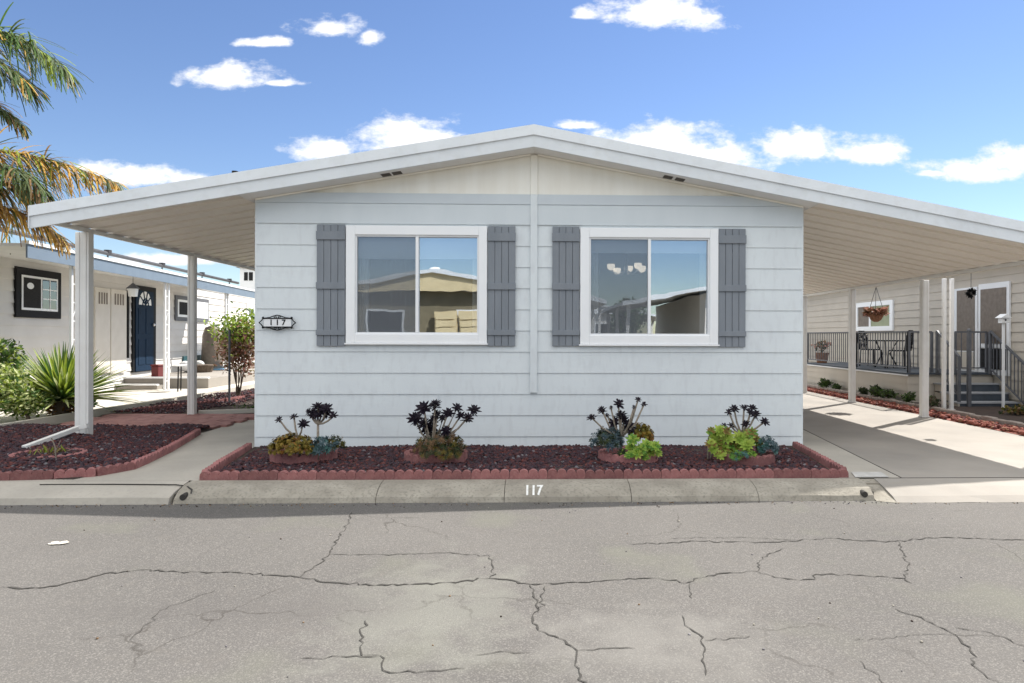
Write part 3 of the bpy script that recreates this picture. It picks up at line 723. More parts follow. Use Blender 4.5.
# windows
for wd in WIN:
    a, b, c, e = wd['O']; ia, ib, ic, ie = wd['I']; mxx = wd['M']
    m = MB(); yf = YW - .058
    m.box(a, yf, c, ia, YW - .004, e); m.box(ib, yf, c, b, YW - .004, e); m.box(ia, yf, c, ib, YW - .004, ic); m.box(ia, yf, ie, ib, YW - .004, e)
    fr = m.build('window', vinyl, home, bevel=.006)
    m = MB(); t = .022
    m.box(ia, YW - .035, ic, ia + t, YW + .03, ie); m.box(ib - t, YW - .035, ic, ib, YW + .03, ie); m.box(ia + t, YW - .035, ic, ib - t, YW + .03, ic + t); m.box(ia + t, YW - .035, ie - t, ib - t, YW + .03, ie)
    m.build('inner_frame', trimw, fr)
    m = MB(); m.box(mxx - .02, YW - .042, ic + t, mxx + .02, YW + .02, ie - t); m.build('mullion', vinyl, fr, bevel=.004)
    m = MB(); m.box(a - .015, YW - .075, c - .022, b + .015, YW - .02, c - .001); m.build('sill', vinyl, fr, bevel=.004)
    m = MB(); m.box(ia + t, YW - .004, ic + t, mxx - .02, YW, ie - t); m.build('pane', glassd, fr)
    m = MB(); m.box(mxx + .02, YW + .010, ic + t, ib - t, YW + .014, ie - t); m.build('pane', glass, fr)
    m = MB(); m.face([(ia + t, YW - .016, ic + t), (mxx - .02, YW - .016, ic + t), (mxx - .02, YW - .016, ie - t), (ia + t, YW - .016, ie - t)]); m.build('insect_screen', screen, fr)
    m = MB(); zb = ie - (.28 if wd is WIN[0] else .17); m.box(ia + .01, YW + .07, zb, ib - .01, YW + .085, ie + .02); m.box(ia + .01, YW + .062, zb - .025, ib - .01, YW + .09, zb); m.build('blind', blind, fr)
    # dark room behind
    m = MB()
    x0, x1, zf, zc = ia - 1.0, ib + .8, .55, 3.2
    x0 = max(x0, xl + .1); x1 = min(x1, xr - .1)
    if wd is WIN[0]: x1 = xr0 - .06
    else: x0 = xr0 + .06
    y0, y1 = YW + .03, YW + 3.6
    m.face([(x0, y1, zf), (x1, y1, zf), (x1, y1, zc), (x0, y1, zc)]); m.face([(x0, y0, zf), (x0, y1, zf), (x0, y1, zc), (x0, y0, zc)]); m.face([(x1, y0, zf), (x1, y0, zc), (x1, y1, zc), (x1, y1, zf)])
    m.face([(x0, y0, zf), (x1, y0, zf), (x1, y1, zf), (x0, y1, zf)]); m.face([(x0, y0, zc), (x0, y1, zc), (x1, y1, zc), (x1, y0, zc)])
    # inner lining of front wall round the opening
    for (p0, p1, q0, q1) in ((x0, ia, zf, zc), (ib, x1, zf, zc), (ia, ib, zf, ic), (ia, ib, ie, zc)): m.face([(p0, y0, q0), (p0, y0, q1), (p1, y0, q1), (p1, y0, q0)])
    m.build('room', room, home)
# sheer curtain in left window
a, b, c, e = WIN[0]['I']; m = MB(); n = 60; x1 = WIN[0]['M'] - .02
for i in range(n):
    xa = a + (x1 - a) * i / n; xb = a + (x1 - a) * (i + 1) / n; ya = YW + .16 + .03 * math.sin(i * 1.3); yb = YW + .16 + .03 * math.sin((i + 1) * 1.3)
    m.face([(xa, ya, c), (xb, yb, c), (xb, yb, e), (xa, ya, e)])
m.build('sheer_curtain', sheer, home, smooth=True)
# gathered curtain at the left edge of each window
for wd in WIN:
    a, b, c, e = wd['I']
    for (xa_, xb_) in ((a + .01, a + .14), (b - .10, b - .01)):
        m = MB(); n = 14
        for i in range(n):
            x0 = xa_ + (xb_ - xa_) * i / n; x1 = xa_ + (xb_ - xa_) * (i + 1) / n; y0 = YW + .12 + .02 * math.sin(i * 1.9); y1 = YW + .12 + .02 * math.sin((i + 1) * 1.9)
            m.face([(x0, y0, c), (x1, y1, c), (x1, y1, e), (x0, y0, e)])
        m.build('curtain', blind, home, smooth=True)
# shutters
for (pa, pb, ya, yb) in ((317.8, 345.8, 225, 346), (488.2, 515.4, 226.6, 346), (552.3, 579, 227, 346), (718, 744.6, 229.2, 347)):
    xa, xb = wx(pa, 285), wx(pb, 285); za, zb = wz(yb, pa), wz(ya, pa); m = MB(); n = 4; gp_ = .006; pw = (xb - xa) / n
    m.box(xa + .004, YW - .028, za + .004, xb - .004, YW - .02, zb - .004)
    for i in range(n): m.box(xa + pw * i + (gp_ / 2 if i else 0), YW - .046, za + R.uniform(-.002, .002), xa + pw * (i + 1) - (gp_ / 2 if i < n - 1 else 0), YW - .03, zb)
    sh = m.build('shutter', shut, home, bevel=.002)
    for (t0, t1) in ((.055, .125), (.475, .53), (.865, .91)):
        q = MB(); q.box(xa - .006, YW - .066, zb - (zb - za) * t1, xb + .006, YW - .047, zb - (zb - za) * t0); q.build('batten', shut, sh, bevel=.004)
# chandelier inside the right window
q = aY(626, 268, 10.6)
ch = thing('chandelier', (q.x, q.y, q.z + .55), 'small chandelier with five lit glass shades hanging behind the right window', 'chandelier')
m = MB(); m.tube([(q.x, q.y, q.z + .55), (q.x, q.y, q.z - .02)], .012, 6); m.blob((q.x, q.y, q.z), (.035, .035, .06)); m.build('stem', chromem, ch)
for (px, py) in ((611, 267), (617, 271), (629, 269), (638, 266), (642, 269)):
    t = aY(px, py, 10.6 + R.uniform(-.15, .15)); m = MB(); m.tube([(q.x, q.y, q.z - .03), ((q.x + t.x) / 2, (q.y + t.y) / 2, q.z - .1), (t.x, t.y, t.z - .06)], .008, 5); m.build('arm', chromem, ch)
    m = MB(); m.tube([(t.x, t.y, t.z - .05), (t.x, t.y, t.z - .03), (t.x, t.y, t.z + .01), (t.x, t.y, t.z + .045)], [.02, .05, .062, .058], 12); m.build('lamp_shade', shadeg, ch, smooth=True)
# house number plaque
pc = aY(277.5, 322.7, YW - .045)
plq = thing('house_number_plaque', (pc.x, pc.y, pc.z), 'ornate black iron framed white house number plaque reading 117 on grey siding', 'house number')
m = MB(); hw, hh = .178, .052
m.box(pc.x - hw, pc.y - .004, pc.z - hh, pc.x + hw, pc.y + .012, pc.z + hh); m.build('tile', trimw, plq)
m = MB(); yy = pc.y - .006
def lp(pts, r=.007): m.tube([(pc.x + p[0], yy, pc.z + p[1]) for p in pts], r, 5)
for s in (1, -1):
    lp([(-hw - .005, s * .058), (-.1, s * .068), (-.05, s * .088), (0, s * .1), (.05, s * .088), (.1, s * .068), (hw + .005, s * .058)], .007)
    lp([(-hw - .005, s * .056), (hw + .005, s * .056)], .007)
    for k in (-1, 1):
        lp([(k * .012, s * .062)] + [(k * (.028 + .016 * math.cos(t)), s * (.075 + .012 * math.sin(t))) for t in (3.2, 2.2, 1.2, .2, -1, -2, -3)], .005)
        m.blob((pc.x + k * (hw + .008), yy, pc.z + s * .062), .018, n=8, k=5)
        lp([(k * (hw + .008), s * .055), (k * (hw + .035), s * .022), (k * (hw + .062), 0)], .007)
m.build('iron_frame', black, plq)
def text_mesh(txt, size, name, matl, parent=None, mw=None, ext=.002, sx=1, bold=.018):
    cu = bpy.data.curves.new(name, 'FONT'); cu.body = txt; cu.size = size; cu.align_x = 'CENTER'; cu.align_y = 'CENTER'; cu.extrude = ext; cu.offset = size * bold
    to = bpy.data.objects.new(name + '_tmp', cu); COL.objects.link(to)
    dg = bpy.context.evaluated_depsgraph_get(); me = bpy.data.meshes.new_from_object(to.evaluated_get(dg)); bpy.data.objects.remove(to)
    me.transform(Matrix.Diagonal((sx, 1, 1, 1))); me.transform(mw); me.materials.clear(); me.materials.append(matl)
    o = bpy.data.objects.new(name, me); COL.objects.link(o)
    if parent: o.parent = parent
    return o
text_mesh('1 1 7', .105, 'numerals', black, plq, Matrix.Translation((0, -.006, 0)) @ Matrix.Rotation(math.pi / 2, 4, 'X'), .0015)
# kerb number
c0 = aZ(533.5, 488.6, -.028)
n = text_mesh('117', .19, 'kerb_number', whitep, None, Matrix.Identity(4), 0, .66, .035)
bmn = bmesh.new(); bmn.from_mesh(n.data); KP = kerb_profile(); yc = YK - .275
for q in KP[1:4]: bmesh.ops.bisect_plane(bmn, geom=bmn.verts[:] + bmn.edges[:] + bmn.faces[:], plane_co=(0, q[0] - yc, 0), plane_no=(0, 1, 0))
for q in bmn.verts:
    yy = q.co.y + yc
    for p0, p1 in zip(KP, KP[1:]):
        if p1[0] - 1e-6 <= yy <= p0[0] + 1e-6: q.co.z = p1[1] + (p0[1] - p1[1]) * (yy - p1[0]) / (p0[0] - p1[0]) + .005; break
bmn.to_mesh(n.data); bmn.free(); n.location = (c0.x, yc, 0); tag(n, 'white painted number 117 on the concrete kerb', 'kerb number')

# ------------------------------------------------------------------ cracks in the road
CR = [([(0, 587), (22, 588.5), (50, 586), (80, 580), (105, 573), (130, 571), (150, 569), (180, 572), (215, 572), (250, 573), (300, 577), (330, 582), (370, 585), (410, 584), (450, 582), (490, 578), (512, 580), (530, 584), (560, 583), (600, 581), (640, 578), (660, 578), (685, 583)], .020),
      ([(685, 583), (705, 577), (722, 573), (757, 571), (775, 577), (800, 580), (815, 579), (816, 574), (850, 574), (890, 577), (905, 578), (912, 583)], .016),
      ([(300, 577), (313, 568), (322, 562), (330, 553), (337, 540), (347, 525), (352, 512)], .012), ([(330, 554), (360, 554.5), (395, 554), (440, 552.5), (490, 555)], .012),
      ([(630, 544), (700, 541), (760, 542), (800, 540), (830, 538), (860, 540.5), (895, 541), (930, 537.5), (970, 538), (1030, 540)], .018), ([(670, 538), (740, 537), (800, 540)], .008),
      ([(757, 571), (760, 560), (770, 553), (785, 548)], .009), ([(905, 578), (908, 565), (903, 552), (898, 541)], .010), ([(715, 572), (740, 573)], .008),
      ([(530, 584), (538, 600), (533, 620), (545, 632), (565, 640), (577, 650), (575, 665), (588, 690)], .014), ([(577, 650), (600, 648), (635, 648)], .007), ([(545, 586), (543, 600), (538, 612)], .008),
      ([(690, 583), (692, 598)], .010), ([(682, 615), (685, 625), (703, 637), (705, 650), (702, 660), (706, 675)], .010), ([(705, 640), (730, 638), (750, 636), (735, 634)], .006),
      ([(895, 608), (925, 620), (955, 634), (970, 650), (977, 668), (1000, 682), (1015, 690)], .011), ([(955, 627), (990, 632), (1030, 648)], .008),
      ([(365, 620), (360, 640), (362, 655), (380, 655), (383, 670), (400, 672), (465, 668)], .010), ([(300, 658), (340, 656), (378, 656)], .008), ([(475, 655), (500, 651), (530, 652)], .007), ([(215, 590), (160, 610), (130, 640)], .005),
      ([(490, 578), (493, 566), (488, 555)], .010), ([(860, 660), (880, 675), (890, 690)], .005), ([(855, 640), (930, 634), (1000, 636)], .004)]
cm = MB()
for pts_, wd_ in CR:
    P = [aZ(p[0], p[1], RZ + .004) for p in pts_]; Q = []
    for a, b in zip(P, P[1:]):
        n = max(2, int((b - a).length / .035)); d = (b - a).normalized(); nn = Vector((-d.y, d.x, 0))
        for k in range(n):
            Q.append(a + (b - a) * (k / n) + nn * (R.gauss(0, .011) if k else 0))
    Q.append(P[-1]); W = [max(.0015, wd_ * .46 * R.uniform(.12, 1.3)) for _ in Q]; W[0] = W[-1] = .001
    for i in range(len(Q) - 1):
        d = (Q[i + 1] - Q[i]).normalized(); nn = Vector((-d.y, d.x, 0))
        dp = (Q[i] - Q[i - 1]).normalized() if i else d; n0 = Vector((-dp.y, dp.x, 0))
        cm.face([Q[i] - n0 * W[i], Q[i + 1] - nn * W[i + 1], Q[i + 1] + nn * W[i + 1], Q[i] + n0 * W[i]])
struct('road_cracks', cm, crackm)
sp_ = MB(); c0 = aZ(60, 543, RZ + .004)
for k in range(9):
    cx, cy, rr = c0.x + R.uniform(-.06, .06), c0.y + R.uniform(-.04, .04), R.uniform(.015, .035)
    sp_.face([(cx + rr * (1.3 + R.uniform(-.3, .3)) * math.cos(t * .698), cy + rr * math.sin(t * .698) * (1 + R.uniform(-.3, .3)), RZ + .004 + k * .0006) for t in range(9)])
struct('road_stain', sp_, concl)
# kerb drains
def drain(px, py, label):
    q = aZ(px, py, -.07); m = MB(); c = Vector((q.x, YK - .34, -.09))
    o = m.tube([c + Vector((0, -.024, 0)), c + Vector((0, .2, .01))], [.03, .034], 12).build('drain_outlet', crackm, loc=c); tag(o, label, 'drain')
drain(188, 493, 'small dark drain outlet in the rounded left end of the kerb'); drain(866, 493, 'dark drain pipe outlet between the kerb end and the driveway')
# dark gutter notch between kerb and driveway apron
m = MB(); m.face([(pts[-1] - .02, YK + .02, -.002), (pts[-1] + .18, YK + .02, -.002), (pts[-1] + .18, YK - .48, -.147), (pts[-1], YK - .40, -.147)]); struct('kerb_notch', m, kerbm)
# utility cover
q = [aZ(851, 472.3, .004), aZ(881, 472.3, .004), aZ(889, 477.2, .004), aZ(855, 477.2, .004)]
m = MB(); m.prism(q, (0, 0, .006)); o = m.build('utility_cover', mat('cover_grey', (.52, .51, .49), .8, (.42, .41, .39), 9), loc=q[0], bevel=.003); tag(o, 'pale rectangular utility cover set in the driveway beside the kerb', 'utility cover')
# drain pipe by the left post
a = aY(78, 428, 9.72); b = aZ(24, 448, .055)
m = MB(); m.bar(a, b, .07, .06); m.bar(a + Vector((.0, 0, 0)), a + Vector((.12, .02, .03)), .075, .065)
o = m.build('downspout_extension', postm, loc=b, bevel=.006); tag(o, 'white downspout extension sloping down from the front left carport post over rocks', 'drain pipe')

# ------------------------------------------------------------------ succulents
def rosette(m, c, ax, r, n=20, mi=0, mj=None, wid=.42, cup=.5, layers=3):
    c = Vector(c); ax = Vector(ax).normalized(); u = ax.orthogonal().normalized(); w_ = ax.cross(u)
    for l in range(layers):
        nl = max(5, int(n / layers)); rr = r * (1 - .27 * l); el = cup * (.25 + .75 * l)
        for k in range(nl):
            a = 2 * math.pi * (k + l * .5 + R.uniform(-.15, .15)) / nl
            d = (u * math.cos(a) + w_ * math.sin(a)); t = (d * math.cos(el) + ax * math.sin(el)); rl = rr * R.uniform(.85, 1.1)
            side = ax.cross(d).normalized(); b0 = c + ax * (.012 * l); W = rl * wid
            mid = b0 + t * rl * .62 + ax * rl * .02; tip = b0 + t * rl
            q = mi if mj is None or R.random() < .65 else mj
            i = m.vv(b0 - side * W * .22, b0 + side * W * .22, mid + side * W * .5, tip + side * W * .12, tip - side * W * .12, mid - side * W * .5, mid - ax * rl * .07)
            for f in ((0, 1, 6), (1, 2, 6), (2, 3, 6), (3, 4, 6), (4, 5, 6), (5, 0, 6)): m.f.append(tuple(i + z for z in f)); m.m.append(q)
PXM = 8.0 / F
def aeonium(label, base, heads, Y0, group=None, trunk=None, up=.55):
    bs = aY(base[0], base[1], Y0); root = thing('aeonium', (bs.x, bs.y, .06), label, 'succulent', group)
    tr = Vector(aY(*trunk, Y0)) if trunk else bs + Vector((0, 0, .12))
    m = MB(); m.tube([(bs.x, bs.y, .05), (bs.x * .6 + tr.x * .4, bs.y, bs.z * .5 + tr.z * .5), tr], [.017, .015, .013], 6); m.build('trunk', stemm, root, smooth=True)
    for (px, py, rp) in heads:
        yy = Y0 + R.uniform(-.10, .12); h = aY(px, py, yy); rad = rp * yy / F * 1.32
        d = h - tr; midp = tr + Vector((d.x * .62, d.y * .6, d.z * .42 + R.uniform(-.01, .01)))
        m = MB(); m.tube([tr, tr + (midp - tr) * .5 + Vector((0, 0, -.01)), midp, h], [.014, .012, .011, .010], 6); m.build('stem', stemm, root, smooth=True)
        ax = Vector((d.x * .8, -.35, abs(d.z) + up)); m = MB()
        rosette(m, h, ax + Vector((R.uniform(-.5, .5), R.uniform(-.5, .1), 0)), rad * R.uniform(.95, 1.2), int(15 + rp * 1.6), 0, 1, wid=.40, cup=.4)
        if rp > 4.5: rosette(m, h - ax.normalized() * rad * .3, ax + Vector((R.uniform(-.6, .6), 0, 0)), rad * .9, 11, 0, 1, wid=.36, cup=-.1, layers=2)
        m.build('rosette', [aeon, aeonp], root)
    return root
aeonium('small black aeonium with three heads on bare stems above the golden bush', (300, 448), [(279.5, 420, 3.6), (294, 417, 3), (303, 424, 4.6)], 8.05, trunk=(298, 437))
aeonium('black aeonium tree with one dense head on an upright trunk, right of the golden bush', (318, 455), [(310, 412, 4.5), (314, 414, 5), (318, 407, 5.5), (322, 411, 5.5), (327, 409, 5), (327, 414, 4.5), (333.5, 416, 3.8), (318, 416, 4)], 8.0, trunk=(318, 424))
aeonium('broadest black aeonium with a dozen heads over dry brown grass', (429, 458), [(415, 419, 6), (424, 408, 6.5), (435, 405, 6.5), (437, 414.5, 5.5), (443, 418.5, 4), (448, 413, 5), (424, 424, 6.5), (430, 429, 7), (446, 431, 5.5), (457, 408, 4.8), (460.5, 416, 4), (474, 410.5, 5.5), (467.5, 418, 5.5), (434, 420, 5)], 7.95, trunk=(432, 443))
aeonium('sparse long-stemmed black aeonium between the blue-grey plant and the orange bush', (621, 450), [(592, 418, 4), (602, 410, 4.6), (607.5, 416, 2.6), (611, 408, 2.2), (618.5, 404, 4.6), (614, 422.5, 5.6), (621, 415, 5), (629, 426, 6.2), (624, 420, 5), (638, 400, 2.8), (634, 407.5, 2.2), (644, 404.5, 2.8), (626, 429, 5)], 8.0, trunk=(621, 437))
aeonium('black aeonium crowning the yellow-green rosettes at the right end', (742, 448), [(729, 412, 3.2), (734, 409, 4.2), (744, 408.5, 4), (752, 408.5, 4.2), (755.5, 415, 5.4), (764.5, 422, 4.2), (746, 424, 4.2), (724, 426, 2.8), (731, 426, 3.4), (750, 413, 4)], 8.05, trunk=(742, 434))
def clump(name, label, cat, px, py, rx, ry, Y0, nros, rr, mats, wid=.5, cup=.55, nl=14, group=None, depth=None):
    c = aY(px, py, Y0); sx, sz = rx * Y0 / F, ry * Y0 / F; sy = depth or sx * .8; m = MB()
    for i in range(nros):
        th = R.uniform(0, 2 * math.pi); ph = math.acos(R.uniform(-.15, 1))
        d = Vector((math.sin(ph) * math.cos(th), math.sin(ph) * math.sin(th), math.cos(ph)))
        q = R.uniform(.55, 1.0) if i % 3 else R.uniform(.85, 1.02)
        p = c + Vector((d.x * sx * q, d.y * sy * q, d.z * sz * q * 1.0)); p.z = max(p.z, .07)
        k = R.randrange(len(mats)); rosette(m, p, Vector((d.x, d.y, d.z + .35)), rr * R.uniform(.7, 1.2), nl, k, None, wid, cup, 2)
    o = m.build(name, mats, loc=(c.x, c.y, .06)); tag(o, label, cat, group); return o
clump('sedum_bush', 'dense golden olive succulent bush filling the leftmost planter ring', 'succulent', 292, 449, 23, 14, 7.95, 330, .030, [gold1, gold2, gold1, gold2, orng], depth=.22)
clump('blue_succulent', 'small spiky blue-green succulent right of the golden bush', 'succulent', 322, 449, 9, 12, 7.95, 40, .055, [blueg, teal], .28, .8)
clump('dark_succulent', 'small dark grey-green succulent behind the white stake at the left ring', 'succulent', 335, 447, 9, 11, 8.1, 60, .035, [dgreen, blueg, gold2], .35, .7)
clump('dry_succulent', 'low tangle of dry brown and dull green leaves under the broadest black aeonium', 'succulent', 440, 449, 25, 15, 8.0, 260, .05, [dry, dgreen, gold2, dgreen, dry], .2, .9)
clump('dry_succulent', 'small dry grassy tuft at the front of the broadest black aeonium', 'succulent', 440, 456, 20, 7, 7.8, 90, .04, [dry, gold2, dgreen], .2, .9)
clump('blue_succulent', 'bushy blue-grey succulent at the left of the third planter ring', 'succulent', 607, 444, 16, 16, 8.0, 130, .05, [blueg, dgreen, blueg], .24, .85)
clump('sedum_bush', 'small round orange-brown succulent bush behind the lime rosettes', 'succulent', 641.5, 437, 12, 13, 8.1, 150, .034, [orng, gold1, gold2])
def rosgroup(name, label, heads, Y0, mats):
    root = None
    for (px, py, rp, k) in heads:
        h = aY(px, py, Y0 + R.uniform(-.08, .08)); m = MB()
        if root is None: root = thing(name, (h.x, h.y, .06), label, 'succulent')
        n0 = Vector((R.uniform(-.3, .3), -.75, R.uniform(.45, .9)))
        rosette(m, h, n0, rp * Y0 / F * 1.1, 40, k, (k + 1) % len(mats), .42, .55, 4)
        m.tube([h, (h.x, h.y + .12, max(.05, h.z - .1)), (h.x, h.y + .16, .05)], [.008, .009, .01], 5, len(mats))
        m.build('rosette', mats + [stemm], root)
    return root
rosgroup('green_aeonium', 'cluster of bright lime rosettes at the front right of the third ring', [(633, 440, 7, 1), (631, 448, 6.5, 0), (637, 453, 6.5, 0), (647, 446, 8, 0), (655, 446.5, 6.5, 0), (642, 449, 6, 1), (651, 452, 5.5, 0), (629, 455, 5, 1), (658, 453, 5, 0), (622, 453, 5, 3), (645, 457, 5, 1)], 7.85, [lime, limed, lime, dgreen])
rosgroup('green_aeonium', 'large heap of yellow-green bronze-centred rosettes in the right end ring', [(714, 436, 8, 0), (720, 431, 7, 0), (718, 443, 8, 1), (727, 438, 8, 0), (724, 449, 8, 1), (733, 444, 8, 2), (740, 438, 8, 0), (748, 436, 7.5, 0), (739, 448, 7.5, 0), (747, 445, 8, 0), (755, 440, 7.5, 2), (752, 433, 6, 2), (730, 451, 6.5, 1), (745, 452, 6.5, 1), (711, 431, 5, 2), (760, 446, 6, 2), (711, 444, 6, 1), (714, 450, 6, 0), (720, 455, 6, 1), (732, 457, 5.5, 3), (752, 455, 5.5, 3), (727, 431, 5, 2)], 7.9, [lime, lime, limeb, limed])
clump('blue_succulent', 'teal succulent spilling from the right edge of the right end ring', 'succulent', 767, 449, 10, 12, 7.95, 90, .04, [teal, blueg], .3, .8)
clump('blue_succulent', 'low teal succulent at the front middle of the right end ring', 'succulent', 740, 457, 12, 5, 7.72, 35, .035, [teal, limed], .3, .8)
for (px, ya, yb, lb) in ((329.3, 439, 455, 'small white plant stake in the leftmost ring beside the golden bush'), (458.7, 441, 456, 'small white plant stake in the ring of the broadest black aeonium')):
    a, b = aY(px, ya, 8.12), aY(px, yb, 8.12); m = MB(); m.tube([(b.x, b.y, .05), (b.x, b.y, a.z - .02), (a.x, a.y, a.z)], [.010, .012, .006], 8)
    o = m.build('plant_stake', trimw, loc=(b.x, b.y, .05)); tag(o, lb, 'plant stake')
# weeds in the left ring
m = MB()
for k in range(60):
    a = R.uniform(0, 6.28); r0 = R.uniform(0, .25); b = Vector((rc5.x + r0 * math.cos(a), rc5.y + r0 * .8 * math.sin(a), .06)); m.leaf(b, b + Vector((R.uniform(-.08, .08), R.uniform(-.08, .08), R.uniform(.03, .12))), .02, R.randrange(3), shape='strap')
q = aY(56, 450, 8.05); m.tube([(q.x, q.y, .05), (q.x - .01, q.y, .2), (q.x - .05, q.y, .3)], .007, 5, 3); m.tube([(q.x, q.y, .16), (q.x + .05, q.y, .27)], .005, 5, 3)
o = m.build('dry_weeds', [dry, gold2, ygreen, stemm], loc=(rc5.x, rc5.y, .06)); tag(o, 'dry weeds and a bare twig inside the low pinkish ring', 'weeds')

# ------------------------------------------------------------------ left garden: cycad, shrubs, palm, bush
def strapplant(name, label, c, n, L0, L1, w_, mats, trunkh=.25):
    root = thing(name, c, label, 'plant'); c = Vector(c); m = MB(); m.tube([c, c + Vector((0, 0, trunkh))], [.16, .13], 10, 0); 
    for k in range(70):
        a = R.uniform(0, 6.28); b = c + Vector((.13 * math.cos(a), .13 * math.sin(a), R.uniform(.0, trunkh))); m.leaf(b, b + Vector((.16 * math.cos(a), .16 * math.sin(a), R.uniform(-.08, .12))), .05, 1, shape='strap')
    m.build('trunk', [bark, orng], root)
    m = MB(); top = c + Vector((0, 0, trunkh))
    for k in range(n):
        a = R.uniform(0, 6.28); el = math.radians(R.choice([R.uniform(2, 40), R.uniform(15, 60), R.uniform(35, 88)])); Ln = R.uniform(L0, L1) * (1.18 - .3 * math.sin(el))
        d = Vector((math.cos(el) * math.cos(a), math.cos(el) * math.sin(a), math.sin(el))); side = Vector((-math.sin(a), math.cos(a), 0))
        q = R.random(); mi = 0 if q < .45 else (1 if q < .8 else 2); prev = None; S = 5
        for s in range(S + 1):
            t = s / S; p = top + d * Ln * t + Vector((0, 0, -.20 * Ln * t * t * (1.25 - math.sin(el)))); ww = w_ * (1 - t) ** .6 * .5 + .002
            cur_ = (p - side * ww, p + Vector((0, 0, -ww * .5)), p + side * ww)
            if prev: m.face([prev[0], prev[1], cur_[1], cur_[0]], mi); m.face([prev[1], prev[2], cur_[2], cur_[1]], mi)
            prev = cur_
    m.build('fronds', mats, root); return root
cyc = aZ(62, 411, .05)
strapplant('yucca', 'big spiky yellow-green yucca behind the front left carport post', (aY(62, 400, 12.6).x, 12.6, .02), 380, .95, 1.36, .075, [ygreen, mgreen, vari], .28)
def leafshrub(name, label, c, rad, n, ls, mats, cat='shrub', group=None, stems=5, zmin=.02, hollow=.5):
    root = thing(name, c, label, cat, group); c = Vector(c); m = MB()
    m2 = MB()
    lob = [Vector((R.uniform(-.6, .6), R.uniform(-.6, .6), R.uniform(-.3, .7))) for _ in range(9)]
    for k in range(n):
        l = R.choice(lob); d = Vector((R.gauss(0, 1), R.gauss(0, 1), R.gauss(0, 1))).normalized() * R.uniform(hollow, 1) * .48 + l * .72
        p = Vector((c.x + d.x * rad[0], c.y + d.y * rad[1], c.z + rad[2] + d.z * rad[2])); p.z = max(p.z, zmin)
        o = Vector((R.gauss(0, 1), R.gauss(0, 1), R.gauss(0, .7) + .3)).normalized() * ls * R.uniform(.6, 1.25)
        m.leaf(p, p + o, ls * .5, R.randrange(len(mats)))
    m.build('foliage', mats, root)
    for k in range(stems):
        l = lob[k % 9] * .6; m2.tube([c + Vector((R.uniform(-.05, .05), R.uniform(-.05, .05), 0)), c + Vector((l.x * rad[0] * .5, l.y * rad[1] * .5, rad[2] * .6)), c + Vector((l.x * rad[0], l.y * rad[1], rad[2] * (1 + l.z)))], [.018, .012, .006], 5)
    m2.build('stems', bark, root); return root
leafshrub('garden_shrub', 'tall dark green shrub at the left edge behind the yucca', (-10.3, 13.0, .0), (.75, .5, .72), 1700, .12, [mgreen, dgreen, mgreen, ygreen])
leafshrub('variegated_shrub', 'pale variegated shrub in front of the yucca at the left edge', (-9.1, 11.5, 0), (.9, .55, .55), 2600, .09, [vari, vari, ygreen, mgreen])
leafshrub('variegated_shrub', 'low pale green shrub spilling onto the concrete border below the yucca', (-8.6, 11.8, 0), (.55, .6, .26), 1700, .075, [ygreen, vari, mgreen])
leafshrub('variegated_shrub', 'pale low shrub nearest the kerb at the left edge', (-9.3, 10.7, 0), (1.0, .55, .42), 2200, .085, [vari, ygreen, mgreen])
leafshrub('garden_shrub', 'small dark shrub under the right side of the yucca', (-8.55, 13.1, 0), (.3, .5, .2), 350, .09, [dgreen, mgreen])
# flowering bush by the neighbour driveway
bsh = (-7.2, 16.6, 0)
rt = leafshrub('flowering_bush', 'leggy green bush with pinkish dry blossoms beside the left corner of the grey home', bsh, (.62, .6, .98), 2100, .11, [pinkf, palef, pinkf, palef, dry, gold2], stems=9, hollow=.2)
m = MB()
for k in range(1100):
    p = Vector((-7.15 + R.gauss(0, .30), 16.6 + R.gauss(0, .28), 1.6 + R.gauss(0, .2))); m.leaf(p, p + Vector((R.gauss(0, .07), R.gauss(0, .07), R.gauss(0.03, .06))), .055, R.randrange(3))
m.build('crown', [ygreen, lime, mgreen], rt)
a = aY(229.5, 330, 15.2); m = MB(); m.tube([(a.x, 15.2, 0), (a.x, 15.2, a.z)], .025, 8); o = m.build('plant_pole', greyr, loc=(a.x, 15.2, 0)); tag(o, 'thin grey pole standing in front of the flowering bush', 'pole')
# dark ground cover behind second left post
leafshrub('ground_cover', 'dark low ground cover beside the second left carport post', (-5.0, 13.4, 0), (1.1, .5, .10), 900, .05, [dgreen, mgreen], 'ground cover', stems=3)
m = MB(); P_ = [(-6.35, 12.95, .04), (-5.4, 13.3, .04), (-4.3, 14.4, .04)]
for a, b in zip(P_, P_[1:]): m.bar(a, b, .07, .09)
struct('bed_border', m, concl)
